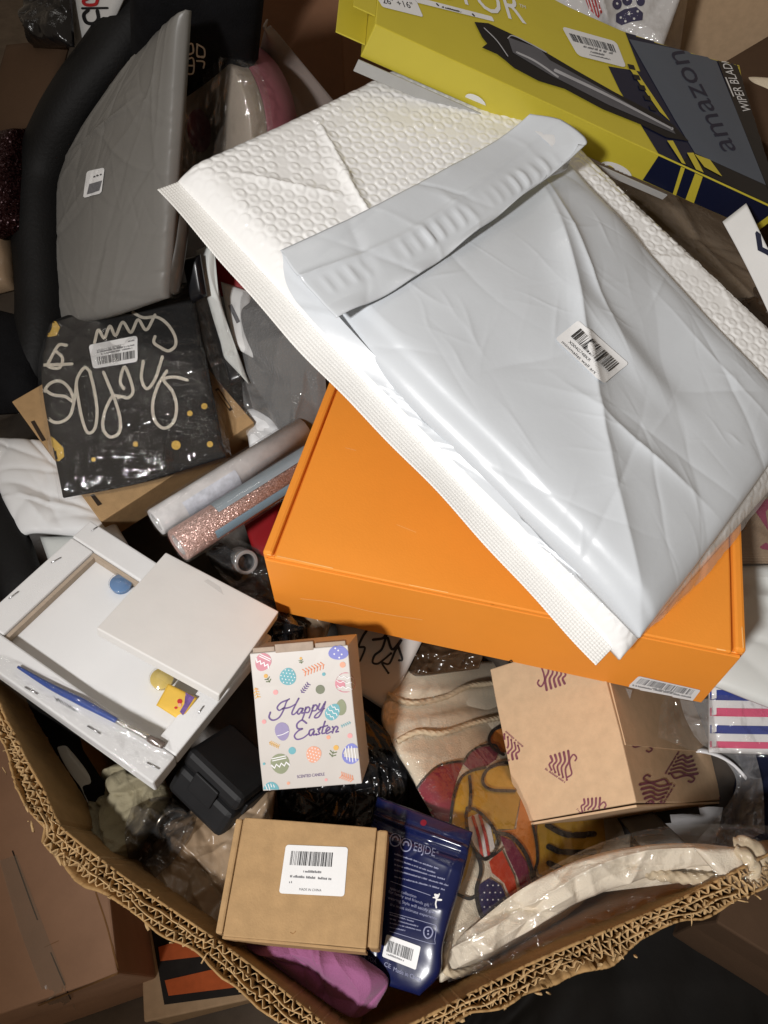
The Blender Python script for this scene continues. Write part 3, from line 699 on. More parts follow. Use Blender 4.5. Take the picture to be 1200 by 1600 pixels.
# the glued bottom flap that sticks out below the front, grey inside
box('bottom_flap', 'wiper', (-.002, -.006, -.0135), (.165, -.0045, .0005), MATS['card_grey'], wb, .0003)
box('bottom_flap', 'wiper', (.215, -.006, -.0075), (.40, -.0045, .0005), MATS['card_grey'], wb, .0003)
Ink().poly([(1028, 240), (1001, 196), (968, 142), (950, 104), (1000, 112), (975, 47), (1152, 95), (1262, 150), (1224, 330), (1100, 273)], 10).build('navy_panel', [wbody], MATS['navy_card'], wb, .0004)
Ink().poly([(1029, 243), (1100, 275.5), (1223, 332.5), (1184, 361), (1100, 324), (1004, 281)], 24).build('navy_panel', [wbody], MATS['navy_card'], wb, .0004)
Ink().poly([(1062, 254), (1100, 225), (1210, 240), (1262, 280), (1222, 329), (1140, 291)], 10).build('black_panel', [wbody], MATS['black_card'], wb, .0007)
Ink().poly([(982, 62), (1116, 90), (1150, 175), (1196, 290), (1085, 240), (1052, 185)], 8).build('steel_panel', [wbody], MATS['steel_print'], wb, .0008)
Ink().poly([(1116, 84), (1146, 92), (1186, 190), (1240, 326), (1208, 318), (1150, 175)], 6).build('black_strip', [wbody], MATS['black_card'], wb, .0009)
ink = Ink().text('amazon', (1150, 236), (1067, 80), (-33, 4)); ink.build('lettering', [wbody], MATS['navy_card'], wb, .0011)
ink = Ink().text('WIPER BLADE', (1173, 176), (1137, 94), (-14, -1)); ink.build('lettering', [wbody], MATS['label_paper'], wb, .0012)
Ink().poly([(1119, 92), (1121, 92), (1146, 152), (1144, 152)]).build('lettering_rule', [wbody], MATS['label_paper'], wb, .0012)
# dashed yellow stripe beside the grey panel
ink = Ink().poly([(981, 106), (992, 110), (1046, 190), (1030, 176)], 20); ink.build('yellow_stripe', [wbody], MATS['yellow_card'], wb, .0009)
ink = Ink()
for i in range(5):
    x, y = 981 + 8.4 * i, 101 + 16 * i
    ink.poly([(x - 2, y), (x + 8, y + 2), (x + 11, y + 10), (x + 1, y + 8)])
ink.build('navy_dashes', [wbody], MATS['black_card'], wb, .0011)
for q in ([(1041, 221), (1050, 221), (1070, 258), (1064, 256)], [(1064, 259), (1070, 261.5), (1056, 304), (1051, 302)], [(1072, 240), (1082, 240), (1098, 271), (1086, 266)], [(1086, 269), (1098, 274.5), (1084, 316), (1071, 310)], [(1084, 242), (1108, 251), (1127, 277), (1099, 262)]): Ink().poly(q, 20).build('yellow_stripe', [wbody], MATS['yellow_card'], wb, .0013)
# the pictured blade
blade = [(740, 36), (762, 38), (792, 52), (826, 68), (856, 86), (900, 112), (960, 146), (1010, 172), (1050, 196), (1075, 222), (1040, 216), (1000, 196), (940, 172), (880, 140), (840, 128), (802, 108), (788, 96), (775, 86), (752, 76), (760, 70), (752, 60)]
Ink().poly(blade, 22).build('blade_picture', [wbody], MATS['black_card'], wb, .0013)
mat('blade_shine', srgb(176, 176, 180), .4, vary=.1); mat('blade_mid', srgb(92, 92, 97), .4, vary=.1)
ink = Ink().poly([(792, 60), (842, 78), (858, 96), (960, 152), (1050, 204), (1054, 211), (950, 166), (880, 130), (860, 120), (800, 84)], 22); ink.build('blade_picture_shade', [wbody], MATS['blade_mid'], wb, .0015)
ink = Ink().line([(866, 112), (950, 152), (1048, 203)], 5, w1=3).line([(806, 84), (835, 98), (870, 122)], 3).line([(792, 62), (800, 58), (826, 70), (852, 84)], 1.6).line([(755, 46), (775, 66), (792, 90)], 1.4); ink.build('blade_picture_shine', [wbody], MATS['blade_shine'], wb, .0017)
Ink().text('STOR', (690, -4), (822, 39), (-14, -46)).build('lettering', [wbody], MATS['label_paper'], wb, .0010)
Ink().text('TM', (811, 12), (821, 15), (-1, -5)).build('lettering', [wbody], MATS['label_paper'], wb, .0010)
q = [(586, -6), (648, -2), (661, 28), (597, 12)]; s1 = sticker([wbody], q, wb, 'size_label', 12, .12, .0008)
Ink().text('26" +16"', (599, 5), (647, 14), (-4, -10)).build('lettering', [s1], MATS['ink_black'], s1, .0002)
s2 = sticker([wbody], [(640, -6), (768, 27), (772, 35), (650, 5)], wb, 'caption_strip', 12, .2, .0008)
Ink().scrawl((690, 12), (720, 20), 3, 3).scrawl((748, 28), (768, 33), 3, 4).line([(738, 22), (741, 25)], 2).line([(682, 6), (685, 9)], 2).build('small_print', [s2], MATS['ink_black'], s2, .0002)
q = [(876, 42), (962, 66), (978, 107), (902, 88)]; s3 = sticker([wbody], q, wb, 'shipping_label', 10, .14, .0009); f = qf(q)
Ink().bars([f(.1, .16), f(.93, .14), f(.93, .44), f(.1, .44)], 11, 38).build('barcode', [s3], MATS['ink_black'], s3, .0002)
Ink().scrawl(f(.25, .58), f(.85, .56), 3.6, 5).scrawl(f(.35, .72), f(.62, .71), 3, 6).scrawl(f(.3, .83), f(.72, .82), 2, 7).build('small_print', [s3], MATS['ink_grey'], s3, .0002)
# white tabs on the front and the torn white end
for c, r in (((743, 157), 16), ((962, 266), 20)):
    p = []
    for j in range(13):
        a = R(180 + 15 * j); p.append((c[0] + r * math.cos(a) * (1.0 if r < 20 else 1.25), c[1] + r * .62 * math.sin(a) + (r * math.cos(a)) * .42))
    Ink().poly(p, 12).build('white_tab', [wbody], MATS['card_white'], wb, .0012)
wt = sheet('torn_panel', ([(1158, 311, .824), (1166, 318, .826)], [(1166, 318, .826), (1195, 380, .815), (1240, 470, .800)], [(1205, 496, .790), (1245, 505, .797)], [(1129, 347, .812), (1165, 415, .800), (1205, 496, .790)]), 14, 24, MATS['card_white'], wb, disp=lambda u, v, X, Y: .002 * np.sin(v * 4), rim=1., closed=False)
solid(wt, .0014)
Ink().poly([(1180, 365), (1190, 352), (1215, 372), (1215, 410), (1196, 398), (1184, 392), (1182, 378)], 12).build('navy_tab', [wt], MATS['navy_card'], wb, .0012)

# ================================================================== small kraft mailer box
Rk, Ok, Dk = pose('kraft'); L, W, H = Dk
kb = thing('kraft_mailer_box', 'small brown kraft mailer box with a white barcode label, nearest the camera', 'box', Ok)
box('tray', 'kraft', (-.002, .002, 0), (L - .003, W - .001, H - .003), MATS['kraft'], kb, .0008)
klid = box('lid', 'kraft', (.0022, .0, H - .0028), (L - .0085, W, H), MATS['kraft'], kb, .0009, warp=.0005, n=3)
box('front_flap', 'kraft', (.001, -.0016, .002), (L - .009, .0004, H - .003), MATS['kraft'], kb, .0004)
box('side_fold', 'kraft', (-.0042, .001, 0), (.0012, W - .001, H - .0006), MATS['kraft'], kb, .0016)
box('side_fold', 'kraft', (L - .0074, .001, 0), (L + .0004, W - .0008, H + .0004), MATS['kraft'], kb, .0018)
q = [(447, 1320), (544, 1324), (538, 1401), (436, 1396)]; sl = sticker([klid], q, kb, mx=30, r=.06); f = qf(q)
Ink().bars([f(.10, .12), f(.77, .12), f(.77, .41), f(.10, .41)], 13, 36).build('barcode', [sl], MATS['ink_black'], sl, .0002)
Ink().scrawl(f(.33, .55), f(.60, .55), 4, 9).scrawl(f(.11, .66), f(.78, .68), 4.2, 10).scrawl(f(.12, .78), f(.19, .78), 3.4, 11).text('MADE IN CHINA', f(.30, .92), f(.64, .92), f(.3, .87) - f(.3, .92)).build('small_print', [sl], MATS['ink_grey'], sl, .0002)
Ink().line([(454, 1457), (458, 1459), (462, 1455)], 1.2).build('scuff', [klid], MATS['kraft_edge'], kb, .0002)

# ================================================================== candle box
Re, Oe, De = pose('easter'); L, W, H = De
eb = thing('candle_box', 'white scented candle box printed with pastel eggs and Happy Easter', 'box', Oe)
ebody = box('carton', 'easter', (0, 0, 0), (L, W, H), MATS['candle_card'], eb, .0007, warp=.0004, n=3)
mat('card_worn', srgb(170, 152, 136), .7, vary=.2, vscale=60)
for x0, x1, y1, dz in ((.002, .020, .004, -.002), (.021, .052, .006, .001), (.053, L - .002, .004, -.001)):
    box('top_flap', 'easter', (x0, W - .001, H - .008 + dz), (x1, W + y1, H - .0012 + dz), MATS['card_worn'], eb, .0006)
def ez(x, y): return (x / 4.286 + 380, y / 4.286 + 960)
def egg(c, a, b, ang, m, pat=None, mp='print_wht'):
    c = ez(*c); a /= 4.286; b /= 4.286; ca, sa = math.cos(R(ang)), math.sin(R(ang)); I = Ink(); n = 22; I.P = []; pts = []
    for j in range(n):
        t = 2 * math.pi * j / n; x = a * math.sin(t) * (1 + .14 * math.cos(t)); y = b * math.cos(t)
        pts.append((c[0] + ca * x - sa * y, c[1] + sa * x + ca * y))
    I.poly(pts, 30); e = I.build('printed_egg', [ebody], MATS[m], eb, .0003)
    T = lambda x, y: (c[0] + ca * x * a - sa * y * b, c[1] + sa * x * a + ca * y * b)
    J = Ink()
    if pat == 'zig':
        for yy in (-.12,): J.line([T(-.95 + .27 * i, yy + (.16 if i % 2 else -.16)) for i in range(8)], 2.6, n=8)
        for yy in (.45, .66): J.line([T(-.75, yy), T(.75, yy)], 1.5)
    elif pat == 'dots':
        for i in range(-2, 3):
            for j in range(-2, 3):
                x, y = (i + .5 * (j % 2)) * .42, j * .36
                if x * x + y * y < .72: J.disc(T(x, y), .95)
    elif pat == 'wave':
        for yy in (-.5, 0, .5): J.line([T(x * (1 - .3 * abs(yy)), yy + .09 * math.sin(x * 9)) for x in np.linspace(-.88, .88, 9)], 1.2, n=24)
    elif pat == 'bars':
        for xx in (-.55, -.2, .15, .5): J.line([T(xx - .2, -.75 + .35 * abs(xx)), T(xx + .2, .8 - .35 * abs(xx))], 1.4)
    elif pat == 'star':
        for x, y in ((0, -.3), (-.4, .2), (.35, .25), (.1, .7), (-.3, -.6)): J.disc(T(x, y), 1.5, n=5)
    elif pat == 'band': J.line([T(-.85, -.1), T(0, -.3), T(.8, -.35)], 1.2)
    if J.P: J.build('egg_pattern', [ebody], MATS[mp], eb, .0005)
egg((133, 320), 52, 62, 205, 'egg_pink', 'zig'); egg((300, 415), 55, 58, 8, 'egg_teal', 'dots'); egg((637, 255), 66, 48, 0, 'egg_blue', 'star'); egg((683, 455), 66, 68, 8, 'egg_pink', 'wave')
egg((655, 622), 36, 54, 4, 'egg_sage'); egg((600, 652), 46, 60, 35, 'egg_teal', 'wave'); egg((262, 784), 48, 62, 170, 'egg_lilac', 'band'); egg((248, 1000), 62, 68, 168, 'egg_sage', 'zig'); egg((472, 938), 50, 56, 195, 'egg_peach', 'dots'); egg((722, 932), 58, 70, 8, 'egg_blue', 'bars'); egg((188, 1165), 52, 44, 0, 'egg_teal', 'bars')
for m, L_ in (('dot_rose', [((217, 521), 17), ((140, 718), 15), ((715, 812), 17), ((555, 1107), 10)]), ('egg_peach', [((666, 337), 20), ((571, 822), 14), ((303, 1130), 11), ((88, 500), 9)]), ('dot_sage', [((516, 502), 31)]), ('egg_teal', [((328, 912), 25), ((540, 400), 12), ((140, 1000), 9)]), ('leaf_gold', [((152, 412), 14), ((622, 892), 18), ((386, 294), 9)])):
    for c, r in L_: Ink().disc(ez(*c), r / 4.286).build('printed_dot', [ebody], MATS[m], eb, .0003)
def sprig(a, b, n, m, sp, wd):
    a, b = np.array(ez(*a)), np.array(ez(*b)); d = (b - a) / np.linalg.norm(b - a); nn = np.array([-d[1], d[0]]); J = Ink().line([a, b], .7)
    for i in range(n):
        p = a + (b - a) * (i + .3) / n
        for s_ in (-1, 1): J.line([p, p + d * sp * .6 + nn * s_ * sp], wd)
    J.build('printed_sprig', [ebody], MATS[m], eb, .0003)
sprig((545, 335), (405, 390), 7, 'leaf_coral', 5.5, 1.5); sprig((390, 525), (440, 460), 5, 'print_purple', 3.2, 1.5); sprig((740, 1105), (655, 1075), 6, 'leaf_coral', 5, 1.5); sprig((175, 855), (240, 885), 6, 'leaf_gold', 3, 1.2); sprig((720, 722), (655, 750), 5, 'egg_teal', 2.2, 1); sprig((80, 490), (100, 560), 4, 'leaf_gold', 4, 1.3); sprig((178, 455), (160, 425), 2, 'leaf_green', 4, 1.6); sprig((595, 955), (605, 915), 2, 'leaf_green', 5, 1.6); sprig((392, 328), (385, 305), 2, 'leaf_green', 3, 1.2)
SC = [[(182, 655), (174, 690), (200, 708), (240, 690), (270, 640), (290, 585), (308, 566)], [(300, 572), (255, 590), (228, 622), (242, 642), (275, 622)], [(262, 632), (310, 622), (348, 602)], [(372, 562), (346, 612), (326, 660), (338, 670), (362, 650)],
      [(398, 630), (378, 630), (362, 655), (374, 667), (394, 642), (402, 628), (392, 660), (410, 656)], [(420, 622), (408, 668), (394, 706)], [(412, 642), (432, 620), (446, 632), (436, 655), (414, 657)], [(470, 608), (458, 652), (442, 692)], [(462, 628), (482, 606), (496, 618), (486, 642), (464, 646)], [(512, 598), (502, 630), (518, 637), (542, 598)], [(550, 585), (532, 640), (505, 686), (478, 690), (490, 668), (542, 630)],
      [(424, 728), (392, 708), (360, 735), (366, 764), (398, 765), (368, 780), (343, 812), (360, 836), (402, 826), (442, 795)], [(472, 768), (448, 775), (441, 800), (455, 810), (476, 778), (470, 806), (490, 800)], [(500, 768), (516, 763), (504, 783), (513, 798), (490, 806)], [(548, 716), (532, 768), (528, 796), (546, 794)], [(516, 757), (564, 744)], [(560, 782), (580, 765), (570, 754), (554, 776), (560, 797), (590, 784)], [(598, 752), (606, 765), (598, 792)], [(602, 772), (620, 750), (634, 760), (620, 786), (636, 784)]]
J = Ink()
for S_ in SC: J.line([ez(*p) for p in S_], 2.7, w1=2.1)
J.build('lettering', [ebody], MATS['print_purple'], eb, .0004)
Ink().text('SCENTED CANDLE', ez(362, 1096), ez(546, 1078), np.array(ez(360, 1076)) - np.array(ez(362, 1096))).build('lettering', [ebody], MATS['print_purple'], eb, .0004)

# ================================================================== swan-logo shipping box
Rs, Os, Ds = pose('swan'); L, W, H = Ds
sb = thing('shipping_box', 'tan shipping box printed all over with striped plum logos, right of the cream bag', 'box', Os + Rs @ np.array([0, 0, 0]))
sbody = box('carton', 'swan', (0, 0, 0), (L, W, H), MATS['kraft_pale'], sb, .0012, warp=.0006, n=4)
sflap = box('end_flap', 'swan', (.006, -.0026, .02), (L - .001, -.0006, H - .001), MATS['kraft_pale'], sb, .0004)
box('seam_flap', 'swan', (L - .0002, W * .33, .004), (L + .0012, W - .004, H * .98), MATS['kraft_pale'], sb, .0003)
def logo(c, r, ang, on=None, sy=1.):
    ca, sa = math.cos(R(ang)), math.sin(R(ang)); T = lambda x, y: (c[0] + r * (ca * x - sa * y * sy), c[1] + r * (sa * x + ca * y * sy)); J = Ink()
    for i in range(5):
        x = -.55 + .26 * i; hh = .42 + .12 * i
        J.line([T(x - .05, -hh), T(x + .1, -hh * .3), T(x - .06, hh * .25), T(x + .12, hh)], r * .15, n=12, w1=r * .09)
    J.line([T(.62, .75), T(.86, .5), T(.70, .05), T(.62, -.35), T(.80, -.72), T(1.02, -.55), T(.96, -.35)], r * .10, n=26)
    J.scrawl(T(-.85, .45), T(.55, 1.15), r * .14, int(c[0]))
    J.build('printed_logo', on or [sbody], MATS['logo_plum'], sb, .0005)
for c, r, a in (((874, 1194), 25, 8), ((797, 1172), 24, 195), ((868, 1056), 26, 185), ((922, 1262), 22, 20), ((1005, 1150), 23, 100), ((1068, 1196), 25, 95), ((1022, 1240), 27, -85), ((1152, 1238), 24, 100)): logo(c, r, a)

# ================================================================== stretched canvas with brush and paint pots
Rc, Oc, Dc = pose('canvas'); L, W, H = Dc
cv = thing('blank_canvas', 'blank white stretched canvas lying face down, wrapped with a paint kit', 'canvas', Oc)
rw = .026
box('stretcher_bar', 'canvas', (0, 0, 0), (L, rw, H), MATS['canvas_white'], cv, .0016)
box('stretcher_bar', 'canvas', (0, W - rw * .9, 0), (L, W, H), MATS['canvas_white'], cv, .0016)
box('stretcher_bar', 'canvas', (0, rw + .0003, .0003), (rw, W - rw * .9 - .0003, H - .0004), MATS['canvas_white'], cv, .0016)
box('stretcher_bar', 'canvas', (L - rw * .8, rw + .0003, .0003), (L, W - rw * .9 - .0003, H - .0004), MATS['canvas_white'], cv, .0016)
cb = box('canvas_sheet', 'canvas', (rw - .001, rw - .001, .006), (L - rw * .8 + .001, W - rw * .9 + .001, .0085), MATS['canvas_back'], cv, .0003)
for a, b in (((rw, W - rw * .9 - .004), (L - rw * .8, W - rw * .9 - .0004)), ((rw + .0004, rw), (rw + .004, W - rw * .9 - .004))):
    box('bar_side', 'canvas', (*a, .0088), (*b, H - .0035), MATS['wood_pale'], cv, .0004)
cvt = [o for o in cv.children]
for p, q2 in (((80, 880), (95, 872)), ((14, 936), (29, 925)), ((39, 1074), (59, 1085)), ((137, 1135), (157, 1147)), ((230, 1192), (249, 1202)), ((236, 867), (240, 877)), ((310, 1115), (318, 1104)), ((143, 830), (152, 824))):
    t_ = bvh(cvt); A = cast(t_, *p, .0008); B = cast(t_, *q2, .0008)
    if A is not None and B is not None: tube('staple', [A, (A + B) / 2, B], .0006, MATS['steel'], cv, 6, 3, conv=False)
Ink().text('YH1164', (116, 1105), (84, 1088), (4.5, 9)).build('lettering', cvt, MATS['ink_grey'], cv, .0004)
pb = thing('paint_brush', 'blue-handled paint brush taped across the blank canvas', 'paint brush', at(120, 1090, .705))
def oncv(x, y, off): return cast(bvh(cvt), x, y, off)
def onrail(x, y, off):
    d = ray(x, y); p0 = Oc + Rc[:, 2] * (Dc[2] + off); return CAM + d * ((p0 - CAM) @ Rc[:, 2]) / (d @ Rc[:, 2])
pts = [onrail(28, 1042, .003), onrail(80, 1073, .003), onrail(130, 1098, .003), onrail(184, 1127, .003)]
tube('handle', pts, [.0012, .0026, .0034, .0022], MATS['brush_blue'], pb, 12, 26, conv=False)
pts2 = [onrail(183, 1126.5, .003), onrail(210, 1141, .003), onrail(232, 1153, .003)]
tube('ferrule', pts2, [.0024, .0023, .0027], MATS['silver'], pb, 12, 12, conv=False)
tube('bristles', [onrail(231, 1152.5, .003), onrail(243, 1159, .003), onrail(256, 1165, .0025)], [.0026, .0034, .0028], MATS['bristle'], pb, 12, 10, flat=.5, conv=False)
for nm, (x, y), mm, lb in (('blue', (190, 916), 'paint_blue', 'small blue paint pot inside the canvas frame'), ('red', (213, 896), 'paint_red', 'small orange-red paint pot half under the white box'), ('yellow', (254, 1064), 'paint_yellow', 'small yellow paint pot beside the cartoon card')):
    n_ = Rc[:, 2]; d_ = ray(x, y); c = CAM + d_ * ((Oc + n_ * .0088 - CAM) @ n_) / (d_ @ n_); pot = thing('paint_pot', lb, 'paint pot', c)
    lathe('cup', c, n_, [(.0001, .0002), (.0088, .0002), (.0094, .005), (.0098, .0056), (.0094, .006), (.0001, .006)], MATS[mm], pot, 28)
    lathe('lid', c + n_ * .0061, n_, [(.0104, 0), (.0108, .0006), (.0104, .0012), (.0060, .0014), (.0055, .002), (.0001, .0022)], film('pot_film', haze=.10, gloss=.12, bump=.1), pot, 28)
cc = sheet('colour_card', [(263, 1068, .700), (308, 1090, .698), (282, 1126, .696), (244, 1102, .697)], 12, 12, MATS['sheet_yellow'], None, thick=.0006, closed=True)
tag(cc, 'little yellow picture card sticking out from under the white box', 'card')
Ink().disc((281, 1096), 4).disc((275, 1106), 2.6, 2).build('printed_picture', [cc], MATS['print_red'], cc, .0004); Ink().poly([(290, 1082), (304, 1090), (286, 1118), (281, 1112), (288, 1100)]).build('printed_picture', [cc], MATS['print_violet'], cc, .0003); Ink().disc((281, 1102), 3).build('printed_picture', [cc], MATS['egg_peach'], cc, .0006)
# white box on top
Rq, Oq, Dq = pose('white'); L, W, H = Dq
wx = thing('flat_white_box', 'flat plain white card box lying on the blank canvas', 'box', Oq)
wbx = box('carton', 'white', (0, 0, 0), (L, W, H), MATS['box_white'], wx, .0012, warp=.0003, n=3)
Ink().poly([(325, 905), (344, 917), (352, 908), (358, 912), (350, 930), (318, 908)]).build('clear_tape', [wbx], film('tape_film', haze=.10, gloss=.06, bump=.02), wx, .0002)
# shrink wrap over the canvas edge and the brush
cwrap = drape('shrink_wrap', ([(-30, 1020), (20, 1030), (120, 1085), (200, 1125), (262, 1160)], [(262, 1160), (268, 1185), (252, 1236)], [(-40, 1060), (60, 1112), (160, 1176), (252, 1236)], [(-30, 1020), (-40, 1060)]), 90, 22, MATS['shrink_film'], cvt + [o for o in pb.children], cv, .0012, 7, .0022, 120, zdef=.66, bridge=1, w=.002, ln=.012)

# ================================================================== left side
# ---- black script door mat in its clear bag, on a kraft carton
kc = para([(158, 815), (397, 660), (240, 500), (2, 636)], .690)
ax = (kc[1] - kc[0]); Lx = np.linalg.norm(ax); ax /= Lx; ay = kc[3] - kc[0]; ay -= ax * (ay @ ax); Ly = np.linalg.norm(ay); ay /= Ly; az = np.cross(ax, ay)
KC = (np.stack([ax, ay, az], 1), kc[0], np.array([Lx, Ly, .04]))
kc_o = thing('kraft_carton', 'flat kraft carton with cut slots underneath the black lettered mat', 'box', kc[0] - az * .04)
kcb = box('carton', KC, (0, 0, -.045), (Lx, Ly, 0), MATS['kraft'], kc_o, .001, warp=.0005, n=3)
mat('slot_dark', srgb(50, 38, 28), .9)
for q in ([(48, 659), (54, 657), (72, 688), (66, 690)], [(141, 774), (147, 772), (160, 788), (153, 791)], [(336, 609), (341, 606), (364, 640), (359, 643)]): Ink().poly(q).build('slot', [kcb], MATS['slot_dark'], kc_o, .0004)
Ink().poly([(338.5, 612), (341.5, 610), (360, 637), (358, 639)]).build('slot_tab', [kcb], MATS['kraft'], kc_o, .0007)
dm = thing('lettered_mat', 'folded black woven mat with cream script lettering inside a clear bag', 'mat', at(220, 650, .70))
me = ([(78, 505, .742), (190, 470, .745), (300, 440, .748)], [(300, 440, .748), (322, 560, .735), (352, 712, .716)], [(98, 776, .714), (220, 752, .716), (352, 712, .716)], [(78, 505, .742), (66, 600, .732), (98, 776, .714)])
mbody = sheet('folded_mat', me, 60, 70, MATS['mat_weave'], dm, thick=.011, disp=lambda u, v, X, Y: waves(X, Y, 51, 4, .002, 30) + creases(X, Y, 52, 8, .0012, .004, .06), k=12)
def mz(x, y): return (x / 2.5, y / 2.5 + 420)
MS = [[(560, 362), (553, 430), (575, 470), (607, 430), (635, 345)], [(652, 400), (616, 460), (597, 530), (605, 592), (640, 624), (678, 600), (690, 540), (674, 480), (640, 435), (682, 424), (732, 436)],
      [(462, 505), (475, 500), (500, 505), (520, 480), (505, 420), (486, 385), (470, 440), (484, 470)], [(470, 500), (440, 500), (410, 560), (403, 622), (430, 658), (466, 640), (470, 590), (452, 520), (428, 460), (405, 405)], [(355, 405), (330, 388), (300, 440), (308, 520), (325, 600), (345, 642), (371, 625), (380, 560), (370, 480), (352, 405)],
      [(300, 440), (290, 520), (270, 580), (220, 602), (180, 570), (168, 510), (190, 455), (235, 440), (272, 470), (288, 520), (255, 500), (205, 492), (165, 462)],
      [(520, 172), (560, 192), (612, 190), (652, 215), (682, 260), (686, 300), (660, 322), (630, 310), (602, 290), (606, 266)], [(606, 182), (572, 240), (540, 200), (512, 250), (480, 210), (452, 262), (430, 225), (408, 272), (385, 240), (370, 290)], [(260, 300), (230, 300), (200, 350), (190, 382), (232, 388), (245, 350), (215, 320)], [(165, 310), (155, 370), (200, 376), (282, 373)]]
for S_ in MS: Ink().line([mz(*p) for p in S_], 4.7).build('script_lettering', [mbody], MATS['script_cream'], dm, .0006)
for c, r in (((688, 690), 18), ((798, 538), 12), ((742, 566), 11), ((530, 686), 10), ((366, 746), 8), ((820, 686), 12)): Ink().disc(mz(*c), r / 2.5).build('gold_dot', [mbody], MATS['dot_gold'], dm, .0006)
Ink().poly([mz(*p) for p in ((184, 640), (215, 665), (248, 700), (252, 735), (232, 752), (205, 750), (196, 720))], 8).build('gold_drop', [mbody], MATS['dot_gold'], dm, .0006)
Ink().poly([mz(*p) for p in ((178, 195), (215, 200), (236, 230), (222, 262), (190, 268), (170, 240))], 8).build('gold_drop', [mbody], MATS['dot_gold'], dm, .0006)
q = [(141, 544), (217, 529), (217, 570), (148, 581)]; sl = sticker([mbody], q, dm, mx=8, r=.12, off=.0050); f = qf(q)
Ink().bars([f(.10, .42), f(.92, .42), f(.92, .72), f(.10, .74)], 17, 36).build('barcode', [sl], MATS['ink_black'], sl, .0002)
Ink().text('MADE IN CHINA', f(.62, .10), f(.12, .12), f(.62, .20) - f(.62, .10)).scrawl(f(.12, .26), f(.9, .24), 2.6, 3).scrawl(f(.2, .36), f(.86, .34), 2.6, 4).scrawl(f(.78, .06), f(.9, .06), 2.6, 5).build('small_print', [sl], MATS['ink_grey'], sl, .0002)
drape('clear_bag', ([(74, 508), (190, 470), (318, 436)], [(318, 436), (338, 560), (362, 716)], [(92, 784), (220, 760), (362, 716)], [(74, 508), (60, 600), (92, 784)]), 90, 100, MATS['crinkle_film'], [mbody], dm, .0028, 61, .0038, 70, zdef=.70, bridge=2, w=.003, ln=.05)

# ---- dark grey mailer standing on edge
de = ([(290, 14, 1.02), (284, 20, 1.03), (287, 30, 1.03)], [(287, 30, 1.03), (280, 200, .935), (263, 466, .785)], [(70, 508, .70), (150, 500, .742), (263, 466, .785)], [(290, 14, 1.02), (205, 108, .94), (120, 230, .855), (76, 340, .785), (70, 508, .70)])
de = ([(205, 110, .925), (245, 65, .965), (289, 15, 1.02)], [(289, 15, 1.02), (280, 200, .938), (263, 466, .80)], [(70, 508, .715), (150, 500, .756), (263, 466, .80)], [(205, 110, .925), (120, 225, .85), (80, 340, .785), (70, 508, .715)])
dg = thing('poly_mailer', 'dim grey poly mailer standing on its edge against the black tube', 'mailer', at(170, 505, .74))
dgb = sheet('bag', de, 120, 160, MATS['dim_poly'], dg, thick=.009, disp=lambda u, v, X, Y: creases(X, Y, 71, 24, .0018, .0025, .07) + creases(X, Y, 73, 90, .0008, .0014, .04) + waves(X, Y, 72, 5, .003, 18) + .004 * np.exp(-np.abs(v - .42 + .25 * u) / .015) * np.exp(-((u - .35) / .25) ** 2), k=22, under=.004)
q = [(137, 268), (165, 262), (160, 302), (131, 310)]; sl = sticker([dgb], q, dg, mx=6, r=.14, off=.001); f = qf(q)
Ink().poly([f(.2, .5), f(.9, .48), f(.82, .86), f(.14, .88)]).build('barcode', [sl], MATS['ink_grey'], sl, .0002); Ink().scrawl(f(.35, .3), f(.85, .26), 3, 2).build('small_print', [sl], MATS['ink_black'], sl, .0002)

# ---- black padded tube, black bag with the key emblem
tb = tube('padded_tube', [(360, -110, 1.0), (250, 0, .95), (176, 92, .91), (108, 184, .865), (70, 268, .82), (62, 356, .785), (66, 450, .75), (62, 540, .72), (44, 620, .69)], [.032, .032, .032, .031, .030, .029, .028, .027, .025], MATS['black_rubber'], None, 28, 70, flat=1., rough=.012)
tag(tb, 'thick black padded tube arching along the left edge of the heap', 'tube')
bk = thing('black_bag', 'black fabric bag with a pale key-pattern emblem behind the dim mailer', 'bag', at(330, 130, .84))
bkb = sheet('panel', ([(200, -60, 1.04), (420, -80, 1.05)], [(420, -80, 1.05), (400, 130, .90)], [(210, 200, .82), (400, 190, .86)], [(200, -60, 1.04), (210, 200, .82)]), 30, 30, MATS['black_fabric'], bk, thick=.02, disp=lambda u, v, X, Y: waves(X, Y, 81, 4, .01, 15), k=5)
J = Ink(); kz = lambda x, y: (x / 2.667, y / 2.667)
for S_ in ([(780, 215), (780, 190), (800, 178), (805, 215), (780, 225)], [(820, 180), (850, 200), (850, 235), (825, 230)], [(780, 245), (805, 240), (805, 300), (775, 305)], [(822, 180), (822, 230), (846, 232)], [(820, 250), (850, 255), (848, 280)], [(775, 270), (805, 270)]): J.line([kz(*p) for p in S_], 2.6, n=14)
J.build('emblem', [bkb], MATS['script_cream'], bk, .0008)

